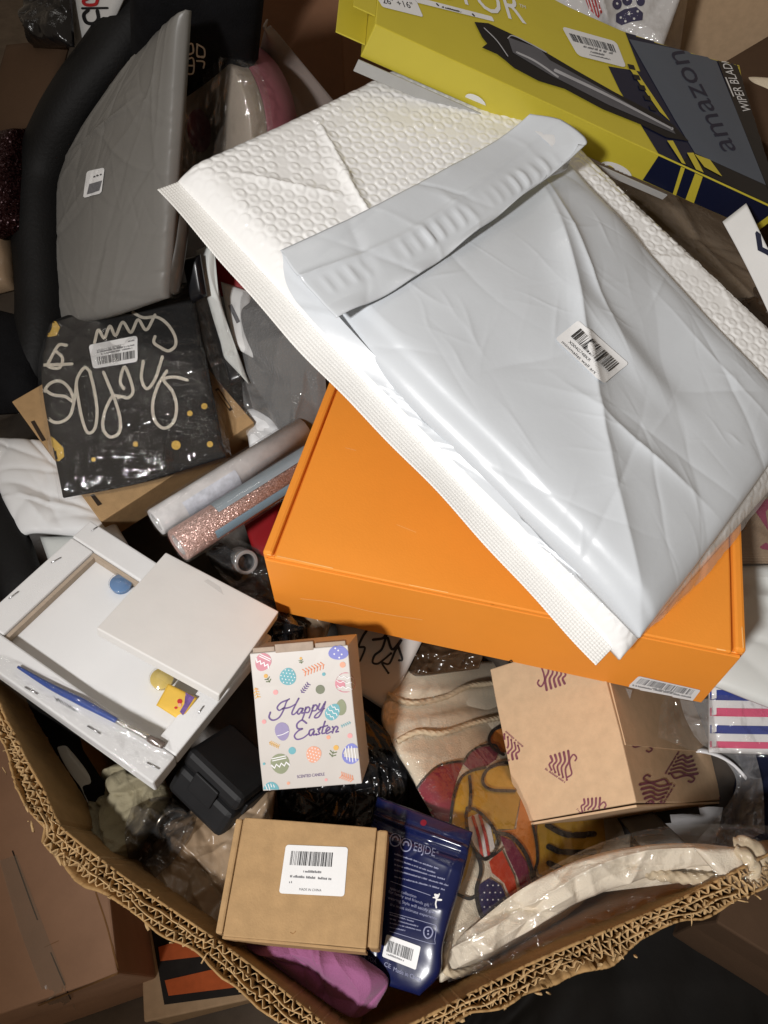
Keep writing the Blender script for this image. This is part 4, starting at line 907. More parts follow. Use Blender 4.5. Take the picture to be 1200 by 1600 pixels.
# ---- far left, in the dark
ws = sheet('lettered_sign', [(108, -40, .97), (210, -40, .99), (165, 60, .93), (118, 84, .91)], 8, 8, MATS['card_white'], None, thick=.003); tag(ws, 'dim white card with red and black letters in the dark far corner', 'sign')
Ink().line([kz(345, 35), kz(450, 33)], 3.5).line([kz(370, 42), kz(352, 62), kz(362, 92), kz(392, 98), kz(412, 78), kz(408, 45)], 5.5).build('letter', [ws], MATS['ink_black'], ws, .001); Ink().line([kz(370, -6), kz(350, 5), kz(362, 20), kz(400, 18), kz(410, -4)], 5).build('letter', [ws], MATS['print_red'], ws, .001)
bp_ = sheet('black_packet', [(38, -30, .95), (106, -30, .97), (112, 72, .93), (52, 74, .91)], 26, 26, MATS['black_poly'], None, thick=.012, disp=lambda u, v, X, Y: creases(X, Y, 91, 20, .006, .005, .06)); tag(bp_, 'glossy black packet beside the dim lettered card', 'packet')
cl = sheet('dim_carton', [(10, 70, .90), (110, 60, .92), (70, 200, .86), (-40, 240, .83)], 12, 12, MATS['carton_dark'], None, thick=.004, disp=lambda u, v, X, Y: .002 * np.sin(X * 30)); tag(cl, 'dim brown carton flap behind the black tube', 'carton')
rg = sheet('red_glitter_bag', [(-50, 230, .84), (40, 200, .86), (30, 360, .80), (-50, 400, .77)], 30, 30, MATS['red_glitter'], None, thick=.02, disp=lambda u, v, X, Y: creases(X, Y, 95, 14, .008, .008, .06)); tag(rg, 'dark red glittering bag at the left edge behind the black tube', 'bag')
yp = sheet('yellowed_packet', [(-50, 340, .79), (14, 350, .79), (24, 452, .755), (-50, 470, .75)], 16, 16, MATS['tan_poly'], None, thick=.015, disp=lambda u, v, X, Y: creases(X, Y, 96, 10, .004, .006, .05)); tag(yp, 'dull tan packet at the left edge below the red glittering bag', 'packet')
bc = sheet('black_cushion', [(-60, 470, .73), (60, 500, .735), (70, 640, .70), (-60, 650, .68)], 26, 26, MATS['black_fabric'], None, thick=.03, disp=lambda u, v, X, Y: waves(X, Y, 97, 4, .01, 20), k=3); tag(bc, 'black cloth bundle left of the black lettered mat', 'bundle')

# ---- white poly bag under the kraft carton, strap
wp = sheet('white_poly_bag', ([(-30, 690, .668), (0, 684, .668), (80, 690, .668)], [(80, 690, .668), (150, 770, .668), (200, 850, .668)], [(30, 838, .664), (60, 832, .668), (130, 838, .668), (200, 850, .668)], [(-30, 690, .668), (0, 770, .665), (30, 838, .664)]), 50, 50, MATS['white_poly'], None, thick=.010, disp=lambda u, v, X, Y: creases(X, Y, 101, 16, .004, .005, .06) + waves(X, Y, 102, 4, .003, 30), k=5); tag(wp, 'glossy white plastic bag poking out under the kraft carton on the left', 'bag')
w2 = sheet('white_card', [(62, 838, .654), (170, 835, .654), (150, 900, .650), (84, 900, .648)], 12, 12, MATS['pale_poly'], None, thick=.006); tag(w2, 'pale card edge just above the blank canvas', 'card')
st = tube('black_strap', [(-30, 780, .66), (10, 850, .66), (36, 920, .655), (60, 990, .64)], .022, MATS['black_rubber'], None, 18, 30, flat=.6, rough=.03); tag(st, 'thick black strap at the left edge above the blank canvas', 'strap')

# ---- rolls of craft vinyl
def roll(name, a, b, r, body, lab, label, tilt):
    a = at(*a); b = at(*b); d = b - a; Ln = np.linalg.norm(d); d /= Ln
    o = thing(name, label, 'roll', a - np.array([0, 0, r]), 'rolls of craft vinyl')
    lathe('vinyl', a, d, [(r * .62, .004), (r * .94, 0), (r, .002), (r, Ln), (r * .6, Ln)], MATS[body], o, 48)
    lathe('core', a, d, [(.0001, .012), (r * .56, .012), (r * .58, .002), (r * .64, .001), (r * .66, .004)], film('core_film', haze=.35, gloss=.2, bump=.6, bscale=200), o, 32)
    # paper wrap partway round
    A = CAM - a; A = A - d * (A @ d); A /= np.linalg.norm(A); B = np.cross(d, A); V = []; n1, n2 = 14, 20
    for (t0, t1, s0, s1, mm, nm) in lab:
        V = [a + d * (s0 + (s1 - s0) * j / n2) * Ln + (r + .0006) * (math.cos(t0 + (t1 - t0) * i / n1) * A + math.sin(t0 + (t1 - t0) * i / n1) * B) for j in range(n2 + 1) for i in range(n1 + 1)]
        mesh(nm, V, gridfaces(n1 + 1, n2 + 1), MATS[mm], o)
    lathe('clear_sleeve', a - d * .002, d, [(r * .75, 0), (r + .001, .001), (r + .0022, .004), (r + .0018, Ln)], MATS['thin_film'], o, 48)
    return o
mat('roll_white', srgb(222, 220, 220), .35, .5, vary=.18, vscale=60, coat=.3)
mat('roll_print', srgb(210, 214, 224), .5, .3, vary=.22, vscale=120)
r1 = roll('vinyl_roll', (243, 817, .722), (475, 672, .715), .0135, 'roll_white', [(-.2, 1.4, .16, .5, 'roll_print', 'paper_label')], 'white vinyl roll behind the rose glitter roll', 0)
r2 = roll('vinyl_roll', (277, 853, .728), (492, 717, .716), .0158, 'rose_glitter', [(.45, 1.0, .20, .98, 'label_blue', 'paper_label'), (-1.45, -.35, .28, .98, 'label_grey', 'paper_label')], 'rose glitter vinyl roll with a pale blue label beside the orange box', 0)

# ---- between mat and orange box
fu = sheet('grey_fleece_bag', ([(388, 450, .74), (430, 500, .76), (500, 560, .77)], [(500, 560, .77), (505, 620, .73), (470, 700, .70)], [(395, 640, .695), (440, 670, .69), (470, 700, .70)], [(388, 450, .74), (380, 550, .72), (395, 640, .695)]), 40, 50, MATS['fur_grey'], None, thick=.02, disp=lambda u, v, X, Y: waves(X, Y, 111, 6, .006, 60), k=4); tag(fu, 'dark grey fluffy fleece in a clear bag beside the orange box', 'fleece')
drape('clear_bag', ([(372, 450), (440, 500), (505, 560)], [(505, 560), (508, 630), (480, 740)], [(385, 680), (430, 700), (480, 740)], [(372, 450), (375, 560), (385, 680)]), 60, 60, MATS['milky_film'], [fu], fu, .003, 112, .004, 50, zdef=.69)
pw = sheet('white_parcel', ([(380, 640, .690), (430, 640, .690), (480, 650, .69)], [(480, 650, .69), (470, 700, .69)], [(390, 700, .684), (470, 716, .69)], [(380, 640, .69), (390, 700, .684)]), 24, 24, MATS['white_poly'], None, thick=.008, disp=lambda u, v, X, Y: creases(X, Y, 113, 12, .004, .004, .04)); tag(pw, 'white plastic parcel between the kraft carton corner and the orange box', 'parcel')
bx1 = sheet('black_hang_tag', ([(333, 506, .744), (354, 500, .748)], [(354, 500, .748), (380, 592, .728)], [(360, 600, .724), (380, 592, .728)], [(333, 506, .744), (360, 600, .724)]), 10, 24, MATS['black_card'], None, thick=.004); tag(bx1, 'narrow black card with a pale squiggle beside the clear sleeve', 'card')
Ink().line([(351, 535), (356, 550), (362, 560), (364, 568)], 3).build('printed_squiggle', [bx1], MATS['label_paper'], bx1, .0008)
wc = sheet('white_strip', ([(306, 392, .80), (332, 380, .815)], [(332, 380, .815), (345, 470, .77), (388, 600, .728)], [(352, 560, .735), (388, 600, .728)], [(306, 392, .80), (322, 460, .775), (352, 560, .735)]), 12, 40, MATS['pale_poly'], None, thick=.004, disp=lambda u, v, X, Y: .004 * np.sin(v * 7)); tag(wc, 'white card strip standing between the lettered mat and the fleece', 'card')
wc2 = sheet('white_sheet', [(345, 440, .757), (392, 455, .752), (398, 560, .735), (362, 540, .738)], 14, 20, MATS['card_white'], None, thick=.004); tag(wc2, 'white sheet with a dark slot next to the fleece bag', 'sheet')
Ink().poly([(357, 478), (362, 476), (375, 503), (370, 506)]).build('slot', [wc2], MATS['ink_grey'], wc2, .0008)
bx2 = sheet('black_box', [(285, 405, .81), (312, 398, .815), (322, 462, .785), (300, 474, .775)], 10, 14, MATS['black_card'], None, thick=.006); tag(bx2, 'small black box wedged beside the dim grey mailer', 'box')
dr = sheet('dark_red_pouch', [(325, 392, .765), (362, 400, .765), (400, 455, .75), (345, 462, .745)], 18, 18, MATS['dark_red'], None, thick=.008, disp=lambda u, v, X, Y: waves(X, Y, 5, 4, .006, 50)); tag(dr, 'dark red cloth pouch in shade under the bubble mailer', 'pouch')
tbx = tube('clear_tube', [(282, 300, .88), (280, 360, .85), (272, 420, .82), (268, 455, .80)], [.008, .009, .009, .008], mat('smoke_grey', srgb(70, 64, 58), .3, vary=.3), None, 16, 24, rough=.05); tag(tbx, 'dull smoky plastic-wrapped tube behind the dim grey mailer', 'tube')
cs = drape('clear_sleeve', ([(308, 470), (325, 462), (345, 475)], [(345, 475), (368, 560), (395, 640)], [(368, 655), (395, 640)], [(308, 470), (325, 560), (368, 655)]), 26, 70, MATS['crinkle_film'], [bx1, wc, kcb], None, .005, 121, .006, 60, zdef=.735, w=.003, ln=.04); tag(cs, 'crinkled clear plastic sleeve along the right side of the lettered mat', 'sleeve')

# ---- around the rolls
rd = sheet('red_folder', [(375, 800, .672), (440, 750, .676), (432, 880, .672), (395, 860, .668)], 14, 14, MATS['dark_red'], None, thick=.004); tag(rd, 'dark red folder between the glitter roll and the orange box', 'folder')
bl = box('black_connector', (np.stack([[.8, -.55, .1], [.55, .82, 0], [-.08, .05, .99]], 1), at(322, 868, .672), None), (0, 0, -.02), (.036, .018, .004), MATS['black_plastic'], None, .002); tag(bl, 'small black plastic block under the end of the glitter roll', 'block')
tc_ = at(383, 878, .676); nrm_t = np.array([.55, -.55, .62]); tr = thing('tape_reel', 'dark-centred roll of clear tape beside the orange box corner', 'tape', tc_)
lathe('clear_tape', tc_, nrm_t, [(.0085, .003), (.0115, .004), (.0122, .002), (.0122, -.016), (.0085, -.016), (.0085, .003)], film('tape_roll', haze=.35, gloss=.2, bump=.1), tr, 36); lathe('core', tc_, nrm_t, [(.0001, -.004), (.0084, -.004), (.0086, .002), (.0084, -.014)], MATS['black_plastic'], tr, 30)
bb = sheet('black_glossy_bag', ([(405, 925, .655), (440, 950, .665), (480, 975, .66)], [(480, 975, .66), (480, 1010, .655)], [(395, 1012, .645), (480, 1015, .65)], [(405, 925, .655), (395, 1012, .645)]), 50, 50, MATS['black_poly'], None, thick=.012, disp=lambda u, v, X, Y: creases(X, Y, 131, 26, .006, .004, .03) + .003 * np.sin(X * 500)); tag(bb, 'glossy pleated black bag between the white box and the candle box', 'bag')
cp = drape('clear_packet', ([(318, 862), (360, 840), (412, 862)], [(412, 862), (425, 920), (470, 980)], [(350, 905), (400, 950), (470, 980)], [(318, 862), (350, 905)]), 50, 40, MATS['crinkle_film'], [bb, rd, bl, heap], None, .003, 141, .005, 60, zdef=.664); tag(cp, 'crumpled clear plastic packet around the tape roll', 'packet')
gsh = sheet('grey_plastic_fold', [(440, 950, .655), (520, 965, .66), (500, 1020, .65), (462, 1010, .648)], 20, 20, MATS['taupe_poly'], None, thick=.006, disp=lambda u, v, X, Y: creases(X, Y, 143, 12, .006, .004, .04)); tag(gsh, 'grey plastic fold right of the pleated black bag', 'plastic')

# ================================================================== lower left
sc_ = sheet('sage_cloth', ([(160, 1205, .615), (200, 1190, .625), (250, 1205, .625)], [(250, 1205, .625), (268, 1250, .62), (240, 1300, .61)], [(165, 1310, .60), (200, 1345, .60), (240, 1300, .61)], [(160, 1205, .615), (140, 1250, .612), (165, 1310, .60)]), 60, 60, MATS['sage_cloth'], None, thick=.02, disp=lambda u, v, X, Y: creases(X, Y, 151, 40, .012, .006, .05) + waves(X, Y, 152, 5, .008, 60), k=2.5, rim=.3); tag(sc_, 'crumpled sage green cloth below the corner of the blank canvas', 'cloth')
for i, (q, m, lb) in enumerate((([(60, 1110, .635), (95, 1120, .635), (165, 1230, .62), (150, 1275, .61)], 'black_fabric', 'black fabric strip beside the sage cloth'), ([(85, 1150, .63), (108, 1160, .632), (162, 1235, .618), (150, 1282, .606)], 'pale_poly', 'pale strap between dark strips beside the sage cloth'))):
    o = sheet(('black_strip', 'pale_strap')[i], q, 14, 30, MATS[m], None, thick=.005, disp=lambda u, v, X, Y: .002 * np.sin(v * 6)); tag(o, lb, 'strip')
o = sheet('dark_drape', [(20, 1080, .64), (110, 1110, .64), (160, 1290, .60), (70, 1270, .60)], 24, 30, MATS['black_fabric'], None, thick=.01, disp=lambda u, v, X, Y: waves(X, Y, 6, 4, .01, 30)); tag(o, 'black cloth hanging inside the bin below the blank canvas', 'cloth')
# black hard case
ce = at(330, 1212, .672); e2 = -np.array([-.42, -.60, .68]); e2 /= np.linalg.norm(e2); e3 = np.array([.35, .30, .89]); e3 -= e2 * (e3 @ e2); e3 /= np.linalg.norm(e3); e1 = np.cross(e2, e3)
cs_o = thing('hard_case', 'black moulded plastic case between the blank canvas and the candle box', 'case', ce - e3 * .05)
K = (np.stack([e1, e2, e3], 1), ce, None)
box('shell', K, (-.030, .0, -.046), (.034, .062, -.0145), MATS['black_plastic'], cs_o, .006)
box('lid', K, (-.030, .0, -.0138), (.034, .062, .004), MATS['black_plastic'], cs_o, .0055)
box('latch', K, (-.012, -.0028, -.026), (.014, -.0004, -.006), MATS['black_plastic'], cs_o, .001)
box('hinge', K, (.0345, .012, -.020), (.037, .046, -.008), MATS['black_plastic'], cs_o, .0009)
# crumpled tan plastic, ring
tp = sheet('tan_plastic_bag', ([(250, 1300, .60), (310, 1258, .618), (430, 1235, .625)], [(430, 1235, .625), (420, 1330, .625), (400, 1480, .62)], [(235, 1375, .60), (300, 1440, .612), (400, 1480, .62)], [(250, 1300, .60), (232, 1340, .598), (235, 1375, .60)]), 90, 90, MATS['tan_poly'], None, thick=.012, disp=lambda u, v, X, Y: creases(X, Y, 161, 60, .006, .004, .04) + waves(X, Y, 162, 5, .008, 40), k=4, rim=.4); tag(tp, 'crumpled translucent tan plastic bag left of the kraft mailer box', 'bag')
rc = at(268, 1288, .618); ra = np.array([.55, -.55, .55]); ra /= np.linalg.norm(ra)
rn = lathe('metal_ring', rc, ra, [(.0110, 0), (.0122, .002), (.0140, .002), (.0150, 0), (.0148, -.008), (.0138, -.011), (.0115, -.009), (.0110, 0)], MATS['silver'], None, 48); tag(rn, 'silver metal jar ring inside the smoky clear bag', 'ring')
lathe('screw_thread', rc - ra * .010, ra, [(.0134, 0), (.0146, -.002), (.0134, -.004), (.0146, -.006), (.0134, -.008), (.0146, -.010), (.013, -.013)], MATS['steel'], rn, 40)
sm = drape('smoky_bag', ([(205, 1262), (250, 1245), (312, 1258)], [(312, 1258), (300, 1300), (268, 1350)], [(200, 1340), (225, 1380), (268, 1350)], [(205, 1262), (195, 1300), (200, 1340)]), 60, 60, MATS['dark_film'], [sc_, rn, tp], None, .003, 171, .006, 70, zdef=.605, w=.003, ln=.025); tag(sm, 'smoky clear bag wrapped around the silver ring', 'bag')

# ---- pink knit under the kraft mailer box
pk = sheet('pink_knit', ([(385, 1466, .655), (480, 1468, .660), (560, 1490, .660)], [(560, 1490, .660), (606, 1530, .656), (588, 1574, .650)], [(400, 1488, .648), (480, 1548, .646), (548, 1590, .646), (588, 1574, .650)], [(385, 1466, .655), (390, 1478, .65), (400, 1488, .648)]), 170, 80, MATS['pink_knit'], None, thick=.008, disp=lambda u, v, X, Y: waves(X, Y, 182, 5, .008, 50) + creases(X, Y, 183, 16, .007, .007, .05), k=3, rim=.3); tag(pk, 'dusty pink knit garment bunched below the kraft mailer box', 'garment')

# ================================================================== navy pouch
npo = thing('navy_pouch', 'navy blue printed foil pouch tucked under the right side of the kraft mailer box', 'pouch', at(650, 1450, .655))
ne = ([(590, 1244, .648), (660, 1270, .664), (738, 1299, .672)], [(738, 1299, .672), (722, 1370, .672), (692, 1470, .668), (686, 1522, .662), (655, 1556, .656)], [(537, 1497, .640), (580, 1530, .645), (655, 1556, .656)], [(590, 1244, .648), (560, 1370, .642), (537, 1497, .640)])
npb = sheet('foil_bag', ne, 70, 100, MATS['navy_poly'], npo, thick=.006, disp=lambda u, v, X, Y: creases(X, Y, 191, 14, .002, .004, .04) + waves(X, Y, 192, 4, .002, 40) - .004 * np.exp(-((v - .17) / .03) ** 2) + .0012 * np.sin(v * 120) * (np.abs(v - .13) < .05) - .006 * np.clip(.12 - v, 0, 1) * 8 * u, k=7, rim=.3)
pz = lambda x, y: (x / 5.333 + 560, y / 5.333 + 1260)
Ink().disc(pz(543, 138), 5).build('hang_hole', [npb], MATS['art_maroon'], npo, .0004)
J = Ink()
for c in ((308, 280), (398, 322)):
    a = [pz(c[0] + 44 * math.cos(t), c[1] + 52 * math.sin(t)) for t in np.linspace(0, 6.28, 14)]; J.line(a, 1.8, n=30)
    a = [pz(c[0] + 22 * math.cos(t), c[1] + 24 * math.sin(t)) for t in np.linspace(3.1, 6.5, 6)]; J.line(a, 2.4, n=12)
J.build('ring_logo', [npb], MATS['print_pale'], npo, .0004)
T5 = lambda s_, a, b, h: Ink().text(s_, pz(*a), pz(*b), np.array(pz(0, -h)) - np.array(pz(0, 0)) + np.array([h * .03, 0])).build('lettering', [npb], MATS['print_pale'], npo, .0004)
T5('EBJDE', (458, 365), (636, 420), 66); T5('®', (648, 392), (668, 398), 18)
for i, (a, b) in enumerate((((300, 400), (665, 525)), ((300, 445), (640, 560)), ((300, 490), (720, 615)), ((300, 535), (745, 665)), ((300, 590), (715, 700)))): Ink().scrawl(pz(*a), pz(*b), 2.6, 200 + i).build('small_print', [npb], MATS['print_pale'], npo, .0004)
T5('special collection', (262, 690), (482, 765), 24); T5('for family and friends gift', (250, 720), (590, 838), 24); T5('wearing Style will satisfy give', (245, 770), (640, 895), 24); T5('the most intimate experience', (262, 825), (655, 945), 24)
for i, (a, b) in enumerate((((262, 905), (460, 965)), ((262, 940), (495, 1005)), ((262, 975), (520, 1040)), ((262, 1010), (390, 1040)))): Ink().scrawl(pz(*a), pz(*b), 2.2, 300 + i).build('small_print', [npb], MATS['print_pale'], npo, .0004)
Ink().line([pz(270, 625), pz(600, 742)], .9).build('printed_rule', [npb], MATS['print_pale'], npo, .0004)
Ink().line([pz(262, 882), pz(630, 985), pz(652, 1000), pz(632, 1125), pz(615, 1145), pz(262, 1040)], .9, n=30).build('printed_rule', [npb], MATS['print_pale'], npo, .0004)
Ink().line([pz(*p) for p in ((545, 1040), (560, 1010), (600, 1008), (620, 1045), (605, 1085), (575, 1100), (550, 1075), (545, 1040))], 2, n=26).disc(pz(582, 1038), 1.6).disc(pz(582, 1064), 1.6).build('printed_badge', [npb], MATS['print_pale'], npo, .0004)
Ink().line([pz(640, 735), pz(655, 775), pz(690, 780)], 3).line([pz(655, 770), pz(645, 810), pz(650, 845)], 2.2).line([pz(675, 730), pz(660, 760), pz(625, 760)], 2).disc(pz(655, 745), 2.6).build('printed_figure', [npb], MATS['label_paper'], npo, .0004)
q = [pz(238, 1065), pz(522, 1168), pz(480, 1362), pz(200, 1250)]; sl = sticker([npb], q, npo, mx=8, r=.06); f = qf(q)
Ink().bars([f(.08, .22), f(.84, .22), f(.84, .72), f(.08, .72)], 23, 30).build('barcode', [sl], MATS['ink_black'], sl, .0002); Ink().scrawl(f(.1, .86), f(.6, .86), 3, 9).build('small_print', [sl], MATS['ink_grey'], sl, .0002)
T5('FDA', (82, 1275), (150, 1312), 34); T5('CE', (215, 1328), (270, 1352), 36); T5('Made in China', (292, 1370), (520, 1460), 36)
Ink().line([pz(40 + 16 * math.cos(t), 1256 + 18 * math.sin(t)) for t in np.linspace(0, 6, 8)], 1.2).build('printed_mark', [npb], MATS['print_pale'], npo, .0004)

# ================================================================== black shiny bag, sign, cream bag
sq = sheet('sequin_black_bag', ([(430, 1225, .612), (500, 1200, .618), (565, 1105, .64)], [(565, 1105, .64), (622, 1165, .625), (640, 1240, .61), (625, 1290, .60)], [(440, 1300, .60), (540, 1300, .60), (625, 1290, .60)], [(430, 1225, .612), (440, 1300, .60)]), 110, 90, MATS['black_poly'], None, thick=.016, disp=lambda u, v, X, Y: creases(X, Y, 201, 70, .006, .003, .03) + waves(X, Y, 202, 5, .003, 120), k=3, rim=.4); tag(sq, 'shiny black plastic bag bulging right of the candle box', 'bag')
sg = sheet('script_sign', [(520, 955, .640), (668, 985, .640), (604, 1112, .618), (548, 1075, .622)], 20, 20, MATS['candle_card'], None, thick=.003); tag(sg, 'white plaque with black script letters behind the candle box', 'sign')
for S_ in ([(775, 80), (830, 95), (800, 150), (775, 215), (815, 225), (785, 305), (770, 320)], [(870, 170), (935, 160), (960, 130), (930, 230), (880, 275), (868, 322), (902, 330), (945, 300), (990, 262)], [(968, 158), (1000, 235), (1060, 170), (1020, 240), (978, 330), (930, 325), (972, 392)], [(1038, 215), (1065, 300), (1045, 308)], [(585, 78), (640, 118), (605, 150), (692, 150), (645, 182)]): Ink().line([ez(*p) for p in S_], 4.2, w1=3).build('script_letter', [sg], MATS['ink_black'], sg, .0005)
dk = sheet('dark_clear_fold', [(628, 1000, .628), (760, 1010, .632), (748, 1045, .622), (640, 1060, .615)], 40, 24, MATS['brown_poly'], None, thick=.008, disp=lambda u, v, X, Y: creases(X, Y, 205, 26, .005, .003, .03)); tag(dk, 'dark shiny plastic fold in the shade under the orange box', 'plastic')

cbg = thing('drawstring_bag', 'cream drawstring cloth bag with a bold cartoon print inside clear plastic', 'bag', at(760, 1250, .60))
cbe = ([(634, 1042, .620), (700, 1035, .598), (800, 1030, .515), (960, 1010, .44)], [(960, 1010, .44), (985, 1180, .44), (985, 1330, .51)], [(690, 1535, .640), (800, 1480, .610), (900, 1420, .570), (985, 1330, .51)], [(634, 1042, .620), (598, 1120, .626), (650, 1220, .636), (690, 1320, .644), (690, 1535, .640)])
cbb = sheet('cloth', cbe, 90, 120, MATS['cream_cloth'], cbg, thick=.012, disp=lambda u, v, X, Y: waves(X, Y, 211, 5, .003, 30) + creases(X, Y, 212, 10, .002, .007, .06) + .004 * np.exp(-((v - .12 - .03 * u) / .03) ** 2) + .004 * np.exp(-((v - .26 + .04 * u) / .035) ** 2), k=6, rim=.3)
t_ = bvh([cbb])
for P_ in ([(608, 1088), (640, 1100), (690, 1088), (730, 1075), (785, 1068)], [(622, 1160), (650, 1146), (690, 1148), (740, 1130), (790, 1120)], [(700, 1470), (694, 1500), (705, 1520), (760, 1500)]):
    pp = [cast(t_, *p, .003) for p in P_]; pp = [p for p in pp if p is not None]
    tube('drawstring', pp, .0027, MATS['rope_cream'], cbg, 14, 110, conv=False, twist=900, lobes=3)
bz = lambda x, y: (x / 2.857 + 560, y / 2.857 + 1100)
ART = [('art_maroon', [(245, 450), (262, 390), (300, 330), (350, 285), (420, 266), (468, 262), (440, 330), (415, 420), (408, 530), (330, 510), (280, 470)]), ('art_plum', [(462, 268), (490, 225), (540, 194), (600, 188), (622, 215), (612, 250), (560, 285), (500, 300)]),
       ('art_gold', [(408, 540), (420, 430), (450, 340), (500, 305), (560, 290), (680, 330), (720, 420), (690, 560), (620, 560), (600, 640), (520, 500), (480, 520), (510, 640), (480, 760), (440, 845), (455, 700)]), ('art_orange', [(690, 330), (760, 400), (790, 540), (790, 700), (770, 770), (720, 690), (640, 600), (620, 570), (700, 560), (720, 430)]),
       ('art_amber', [(552, 350), (575, 300), (620, 280), (700, 275), (760, 300), (760, 390), (640, 390), (580, 385)]), ('art_orange', [(580, 165), (596, 125), (640, 108), (690, 140), (690, 210), (640, 222), (596, 200)]),
       ('art_gold', [(795, 530), (900, 520), (1090, 515), (1100, 620), (1060, 690), (960, 750), (880, 790), (800, 760), (785, 700)]), ('stripe_white', [(482, 510), (530, 492), (585, 550), (604, 640), (560, 690), (515, 650), (495, 590)]),
       ('art_red', [(578, 705), (632, 648), (690, 770), (706, 850), (690, 902), (645, 800), (590, 752)]), ('art_navy', [(528, 810), (580, 776), (632, 810), (662, 880), (630, 945), (570, 966), (535, 910)]), ('art_plum', [(625, 590), (680, 612), (745, 710), (775, 860), (735, 890), (706, 780), (660, 680)])]
for i, (m, p) in enumerate(ART): Ink().poly([bz(*a) for a in p], 7).build('printed_shape', [cbb], MATS[m], cbg, .0008 + .00009 * i)
for S_, w in (([(245, 450), (262, 390), (300, 330), (350, 285), (420, 266), (468, 262)], 3.5), ([(462, 268), (490, 225), (540, 194), (600, 188), (622, 215)], 3.5), ([(408, 540), (420, 430), (450, 340), (500, 305), (560, 290)], 4.5), ([(640, 232), (596, 204), (576, 165), (596, 122), (640, 102), (690, 120)], 5), ([(760, 300), (690, 270), (610, 275), (560, 310), (550, 360), (590, 390), (690, 395)], 5), ([(490, 330), (495, 400), (490, 480)], 5), ([(480, 470), (520, 480), (575, 530), (612, 600), (605, 650), (560, 695), (520, 660), (490, 600), (476, 520), (480, 470)], 5), ([(600, 575), (680, 600), (750, 700), (778, 860), (720, 900), (660, 965)], 6.5), ([(770, 545), (785, 620), (790, 700), (780, 770), (850, 800), (900, 790)], 4.5), ([(520, 660), (540, 740), (520, 830), (530, 910), (560, 965), (630, 950), (664, 880), (655, 960), (690, 965)], 6), ([(440, 850), (490, 870), (525, 850)], 5), ([(835, 545), (900, 580), (960, 590), (1045, 585)], 9), ([(840, 640), (910, 665), (1045, 665)], 9), ([(842, 712), (900, 740), (950, 742)], 9), ([(560, 690), (590, 680), (630, 650)], 4)):
    Ink().line([bz(*a) for a in S_], w).build('printed_outline', [cbb], MATS['ink_black'], cbg, .0024)
for S_ in ([(505, 508), (530, 590), (545, 685)], [(535, 500), (560, 590), (575, 675)]): Ink().line([bz(*a) for a in S_], 4.6).build('printed_stripe', [cbb], MATS['print_red'], cbg, .0021)
J = Ink()
for i in range(5):
    for j in range(5):
        x, y = 545 + 24 * i + 10 * (j % 2), 810 + 32 * j
        if ((x - 595) / 55) ** 2 + ((y - 872) / 82) ** 2 < 1: J.disc(bz(x, y), 1.3, n=8)
st_ = J.build('printed_spots', [cbb], MATS['label_paper'], cbg, .0022); st_['kind'] = 'stuff'
drape('clear_bag', ([(618, 1052), (700, 1040), (820, 1036)], [(820, 1036), (900, 1200), (985, 1320)], [(690, 1545), (830, 1480), (985, 1320)], [(618, 1052), (588, 1130), (650, 1230), (690, 1330), (690, 1545)]), 110, 130, MATS['crinkle_film'], [cbb], cbg, .0045, 221, .0034, 130, zdef=.50, bridge=2, w=.0025, ln=.03)

# ---- rolled white cloth with rope in a clear bag along the near right rim
wr = thing('white_cloth_bag', 'long folded white cloth bag with rope ends lying along the near right rim', 'bag', at(1000, 1380, .65))
wre = ([(700, 1478, .640), (800, 1400, .660), (900, 1345, .668), (1000, 1322, .672), (1090, 1318, .676), (1180, 1330, .680)], [(1180, 1330, .680), (1188, 1350, .680), (1176, 1366, .676)], [(700, 1520, .640), (810, 1465, .652), (900, 1412, .662), (1000, 1374, .668), (1090, 1352, .672), (1176, 1366, .676)], [(700, 1478, .640), (690, 1500, .640), (700, 1520, .640)])
sheet('folded_cloth', wre, 180, 50, MATS['white_cloth'], wr, thick=.006, disp=lambda u, v, X, Y: waves(X, Y, 233, 6, .008, 45) + creases(X, Y, 234, 26, .006, .005, .05) + .004 * np.exp(-np.abs(v - .35 - .12 * np.sin(u * 7)) / .07), k=3.5, rim=.25)
sheet('cloth_flap', [(1085, 1325, .690), (1150, 1325, .690), (1186, 1388, .684), (1148, 1396, .684)], 18, 20, MATS['white_cloth'], wr, thick=.004, disp=lambda u, v, X, Y: waves(X, Y, 231, 4, .004, 60))
tube('rope', [(1000, 1362, .672), (1050, 1370, .674), (1100, 1374, .676), (1150, 1372, .676)], .0042, MATS['rope_cream'], wr, 14, 90, twist=800, lobes=3)
tube('rope', [(1148, 1318, .684), (1172, 1320, .690), (1194, 1345, .690), (1190, 1375, .686), (1170, 1384, .684)], .0052, MATS['rope_cream'], wr, 14, 90, twist=700, lobes=3)
tube('rope', [(1150, 1330, .690), (1168, 1340, .695), (1180, 1362, .692), (1172, 1380, .688)], .0046, MATS['rope_cream'], wr, 14, 70, twist=700, lobes=3)
wrt = [o for o in wr.children] + [cbb]
drape('clear_bag', ([(690, 1470), (820, 1380), (930, 1320), (1050, 1290), (1200, 1290)], [(1200, 1290), (1215, 1340), (1205, 1385)], [(700, 1535), (830, 1490), (960, 1440), (1080, 1408), (1205, 1385)], [(690, 1470), (700, 1535)]), 150, 50, MATS['crinkle_film'], wrt, wr, .003, 241, .0045, 150, zdef=.655, bridge=3, w=.0028, ln=.03)

